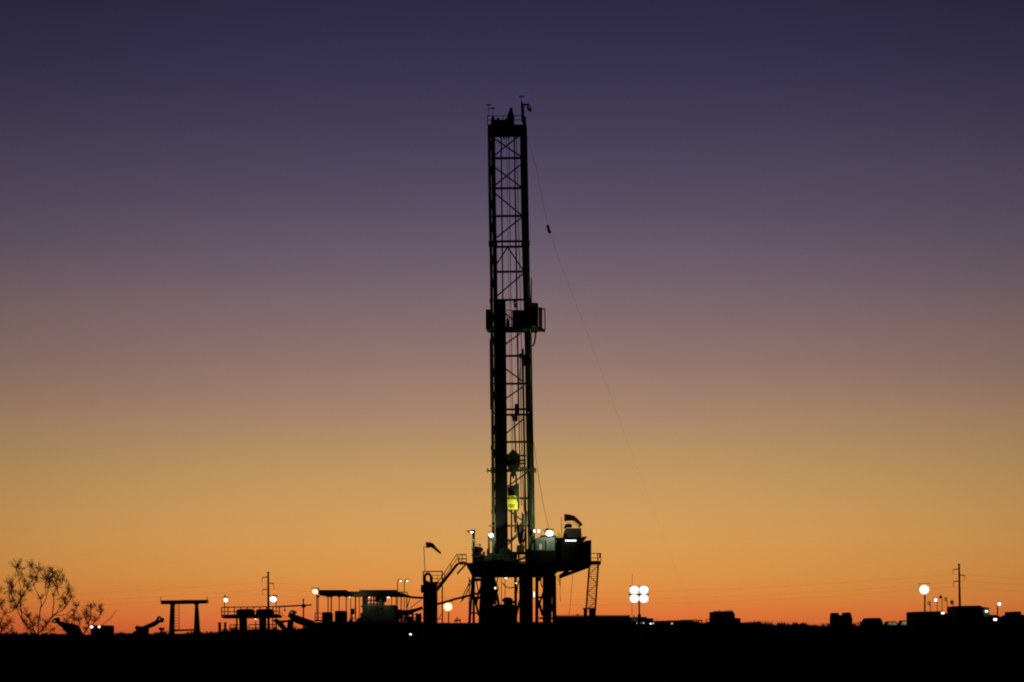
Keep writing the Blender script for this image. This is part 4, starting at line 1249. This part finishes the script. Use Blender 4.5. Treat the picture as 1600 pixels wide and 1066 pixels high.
block('site_building', 'black flat roofed building with a lower right wing on the skyline', 'building', [(1098, 976), (1100, 973.8), (1115.4, 973.5), (1115.6, 955.8), (1145.5, 955.6), (1147, 958), (1148.2, 958.5), (1148.4, 965.7), (1157, 966), (1157.3, 972)], 215, 5, 'black',
      extra=(('roof_edge', 1115, 954.8, 1146, 955.6, 'black', .2), ('vent', 1123.5, 952.6, 1124.3, 955, 'steel', -.3), ('vent', 1135, 952.8, 1135.8, 955, 'steel', -.3), ('vent', 1139.5, 952.5, 1140.3, 955, 'steel', -.3), ('vent', 1143, 952.5, 1143.8, 955, 'steel', -.3)))
block('site_tank', 'low flat black tank right of the flat roofed building', 'tank', [(1158, 972.8), (1189, 972.2), (1190, 974), (1198, 977)], 212, 3, 'black', extra=(('hatch', 1183.5, 970.9, 1188.5, 972.1, 'steel', -.4),))
block('flatbed_trailer', 'low black trailer with a row of lumps right of the flat tank', 'trailer', [(1196, 976.3), (1213, 977.2), (1236, 976.3), (1243.8, 975.3), (1244, 973), (1246, 973.2), (1247, 975), (1255, 975), (1256.5, 973.2), (1258.5, 974.2), (1264, 977.6)], 205, 2.4, 'black', extra=(('tail_lamp', 1266, 984.4, 1267.4, 985.8, 'amber', .1), ('window', 1247.5, 978.3, 1253.5, 979.6, 'dimwin', .06)))
block('storage_bin', 'tall square black bin with a notch in its top edge', 'bin', [(1298.5, 968), (1299.3, 959), (1300.5, 957.7), (1310.3, 957.7), (1311.3, 961.2), (1317.2, 961.2), (1318.2, 957.3), (1328.5, 957), (1330, 960), (1332, 967)], 205, 0.9, 'black')
block('covered_truck', 'round shouldered black covered truck right of the notched bin', 'truck', [(1352, 978), (1353, 973), (1355.5, 968), (1358, 965.8), (1375, 965.5), (1377.5, 968), (1380, 975), (1381, 979)], 205, 3, 'black', extra=(('work_lamp', 1379.6, 972, 1382, 976, 'dimwin', .2), ('mirror', 1350.6, 976, 1352, 979, 'grey', .1)))


def car(label, x0, x1, ytop, ybase, Y, mat, lamps=()):
    t = thing('parked_car', label, 'car', P((x0 + x1) / 2, YH + EYE * F / Y, Y), 'vehicles parked by the buildings')
    w = x1 - x0
    g0 = YH + EYE * F / Y
    m = MB(); m.prism([(x0, g0 - 6), (x0, ybase - 2), (x0 + .02 * w, ybase - 3), (x0 + .98 * w, ybase - 3), (x1, ybase - 2), (x1, g0 - 6)], Y, 1.9); bd = m.build('body', mat, t)
    m = MB(); m.prism([(x0 + .08 * w, ybase - 2.9), (x0 + .22 * w, ytop), (x0 + .3 * w, ytop - .6), (x0 + .72 * w, ytop - .6), (x0 + .8 * w, ytop), (x0 + .94 * w, ybase - 2.9)], Y + .1, 1.6); rf = m.build('cabin', mat, t)
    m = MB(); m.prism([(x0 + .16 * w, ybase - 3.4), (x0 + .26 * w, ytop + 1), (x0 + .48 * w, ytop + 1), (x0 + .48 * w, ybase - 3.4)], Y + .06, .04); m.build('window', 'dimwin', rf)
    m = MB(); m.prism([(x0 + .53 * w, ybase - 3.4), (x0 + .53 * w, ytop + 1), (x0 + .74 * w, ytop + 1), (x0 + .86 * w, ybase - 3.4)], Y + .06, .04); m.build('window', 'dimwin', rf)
    for k in (.2, .8):
        m = MB(); c = P(x0 + k * w, g0 - 5.5, Y - .05); m.tube(c, c + Vector((0, .2, 0)), .36, 14); m.build('wheel', 'rubber', t)
    for x, y, r, mt in lamps:
        m = MB(); c = P(x, y, Y - .02); m.tube(c, c - Vector((0, .08, 0)), W(r, Y), 10); m.build('headlight', mt, t)
    return t


car('dark parked car with faintly lit windows right of the covered truck', 1383, 1405, 971.5, 980, 200, 'black')
car('dark parked car with two bright roof lamps beside the flat roof block', 1404, 1429, 970, 980, 199, 'black', ((1418, 970, 1.3, 'small_warm'), (1421.5, 970, 1.1, 'small_warm')))
block('equipment_shed', 'black flat roofed shed under the large white floodlight at right', 'shed', [(1429, 956), (1474, 955), (1475, 957), (1486, 961.5), (1493, 961.5)], 192, 4, 'black', extra=(('wall_lamp', 1471.6, 956.8, 1475.4, 959.4, 'small_warm', .2), ('marker_light', 1489, 969, 1490.4, 970, 'amber', .1), ('marker_light', 1492, 969, 1493.4, 970, 'amber', .1)))
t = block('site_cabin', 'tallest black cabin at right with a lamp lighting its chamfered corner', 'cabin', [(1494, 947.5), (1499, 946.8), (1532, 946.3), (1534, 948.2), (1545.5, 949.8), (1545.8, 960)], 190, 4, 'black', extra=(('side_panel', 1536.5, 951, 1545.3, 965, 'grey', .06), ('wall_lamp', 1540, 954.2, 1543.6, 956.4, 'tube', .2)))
block('low_shed', 'low black shed sloping down right of the tallest cabin', 'shed', [(1546.5, 960.5), (1556, 961), (1564, 964), (1574, 966.5), (1577, 970)], 195, 3, 'black', extra=(('work_lamp', 1553, 966.6, 1557.5, 969.6, 'small_cool', .1), ('work_lamp', 1569.8, 971.6, 1573.6, 974.8, 'small_warm', .1)))
block('domed_tank', 'rounded black tank with a box on top at the right edge', 'tank', [(1574, 972), (1577, 965), (1582, 961.3), (1586, 960.5), (1586.3, 955.6), (1595.5, 955.6), (1595.8, 960.5), (1606, 961), (1616, 966)], 190, 4, 'black')


# ------------------------------------------------------------------ shrubs
def shrub(label, base, clumps, Y, twigs=(), seed=1, leaf=.042, dens=480, cr=.33):
    rr = random.Random(seed)
    b = P(*base, Y)
    b.z = height(b.x, b.y) - .05
    t = thing('desert_shrub', label, 'shrub', b, 'shrubs on the dirt rise')
    nodes = [(b, None)]
    order = sorted(clumps, key=lambda c: (P(c[0], c[1], Y) - b).length)
    tips = []
    for (x, y, *k) in order:
        k = k[0] if k else 1.0
        c = P(x, y, Y + rr.uniform(-1.1, 1.1) * min(1, abs(base[1] - y) / 60))
        best, bi = 1e9, 0
        for i, (p, q) in enumerate(nodes):
            if p.z > c.z - .05: continue
            d = (p - c).length
            score = d + .45 * (p - b).length - .25 * max(0, (c - p).normalized().z) * d
            if score < best: best, bi = score, i
        p = nodes[bi][0]
        L_ = (c - p).length
        n = max(2, int(L_ / .22))
        prev = bi
        side = Vector((rr.uniform(-1, 1), rr.uniform(-1, 1), -.7)) * L_ * .14
        for j in range(1, n + 1):
            u = j / n
            v = p.lerp(c, u) + side * math.sin(math.pi * u) + Vector((rr.uniform(-1, 1), rr.uniform(-1, 1), rr.uniform(-1, 1))) * .03
            nodes.append((v, prev)); prev = len(nodes) - 1
        tips.append((prev, k))
    load = [0] * len(nodes)
    for i, k in tips:
        while i is not None:
            load[i] += 1; i = nodes[i][1]
    m = MB()
    for i, (v, q) in enumerate(nodes):
        if q is None: continue
        ra = lambda i_: .0055 + .0065 * math.sqrt(load[i_])
        m.tube(nodes[q][0], v, ra(q) if load[q] - load[i] < 4 else ra(i) * 1.1, 6, ra(i))
    lv = MB()
    for i, k in tips:
        c = nodes[i][0]
        for _ in range(int(20 * k)):
            d = Vector((rr.gauss(0, 1) * .8, rr.gauss(0, 1) * .8, rr.gauss(.35, .9))).normalized()
            e = c + Vector((d.x, d.y, d.z * 1.35)) * cr * k * rr.uniform(.5, 1.15)
            m.tube(c, e, .006, 4, .003)
            for _ in range(int(dens * k / 20)):
                u = rr.uniform(.2, 1.08)
                o_ = c.lerp(e, u) + Vector((rr.gauss(0, 1), rr.gauss(0, 1), rr.gauss(0, 1))) * .035
                ax = (d + Vector((rr.gauss(0, .6), rr.gauss(0, .6), rr.gauss(.3, .5)))).normalized()
                w = ax.cross(Vector((rr.gauss(0, 1), rr.gauss(0, 1), rr.gauss(0, 1)))).normalized()
                s_ = leaf * rr.uniform(.6, 1.3)
                lv.add([o_, o_ + ax * s_ * .5 + w * s_ * .28, o_ + ax * s_, o_ + ax * s_ * .5 - w * s_ * .28], [(0, 1, 2, 3)])
    for pts in twigs:
        m.path([P(x, y, Y + rr.uniform(-.2, .2)) for x, y in pts], [.014] * (len(pts) - 1) + [.006], 5)
    m.build('trunk', 'bark', t, smooth=True)
    lv.build('crown', 'leaf', t)
    return t


shrub('large wispy desert shrub, tallest at the left edge', (58, 992),
      [(26, 890, 1.1), (35, 899, .6), (49, 884, .8), (52, 902, .9), (60, 892, .8), (57, 908, .6), (71, 906, 1.2), (82, 896, 1.0), (90, 905, 1.0), (99, 906, .7), (88, 918, .8), (78, 912, .8),
       (42, 918, .9), (38, 910, .5), (17, 916, 1.1), (16, 925, .8), (18, 939, .9), (31, 933, .9), (33, 944, .5), (106, 922, .8), (99, 936, .8), (111, 933, .7), (104, 944, .6), (64, 934, .5), (26, 950, .5), (83, 932, .4),
       (42, 962, .8), (38, 972, .6), (50, 974, .9), (60, 968, .6), (72, 975, .8), (80, 984, .6), (120, 949, .7), (117, 957, .5), (94, 950, .4), (45, 982, .8), (66, 984, .6)], 84, seed=4)
shrub('low leafy desert shrub behind the truck beside the large one', (128, 992),
      [(103, 971, .7), (115, 968, .8), (123, 971, .8), (135, 959, .8), (131, 964, .6), (142, 950, .6), (148, 945, .4), (157, 951, .7), (158, 958, .5), (148, 970, .7), (143, 965, .6), (139, 975, .5), (112, 980, .7), (134, 984, .6), (104, 984, .6)], 88,
      twigs=(((150, 988), (163, 974), (174, 965), (183, 952.5)),), seed=9)
shrub('desert shrub cut off by the left edge of the view', (-8, 992),
      [(0, 924, .7), (1, 945, .8), (-14, 930, 1), (-22, 950, 1), (-10, 905, .8), (4, 983, .9), (15, 974, .8), (18, 984, .6), (-5, 970, .9), (8, 958, .5), (-30, 975, 1), (22, 950, .5)], 83, seed=13)

# ------------------------------------------------------------------ camera and render settings
cam = bpy.data.cameras.new('camera')
co = bpy.data.objects.new('camera', cam)
COL.objects.link(co)
co.location = (0, 0, EYE)
co.rotation_euler = (math.radians(90), 0, 0)
cam.sensor_width = 36
cam.lens = 36 * F / 1600
cam.shift_y = (YH - 533) / 1600
cam.clip_end = 20000
cam.clip_start = .1
sc.camera = co
sc.view_settings.view_transform = 'Standard'
sc.view_settings.look = 'None'
sc.view_settings.exposure = 0
sc.view_settings.gamma = 1
sc.render.engine = 'CYCLES'
sc.cycles.max_bounces = 5
sc.cycles.use_denoising = True
sc.cycles.sample_clamp_indirect = 4
sc.cycles.filter_width = 2.0
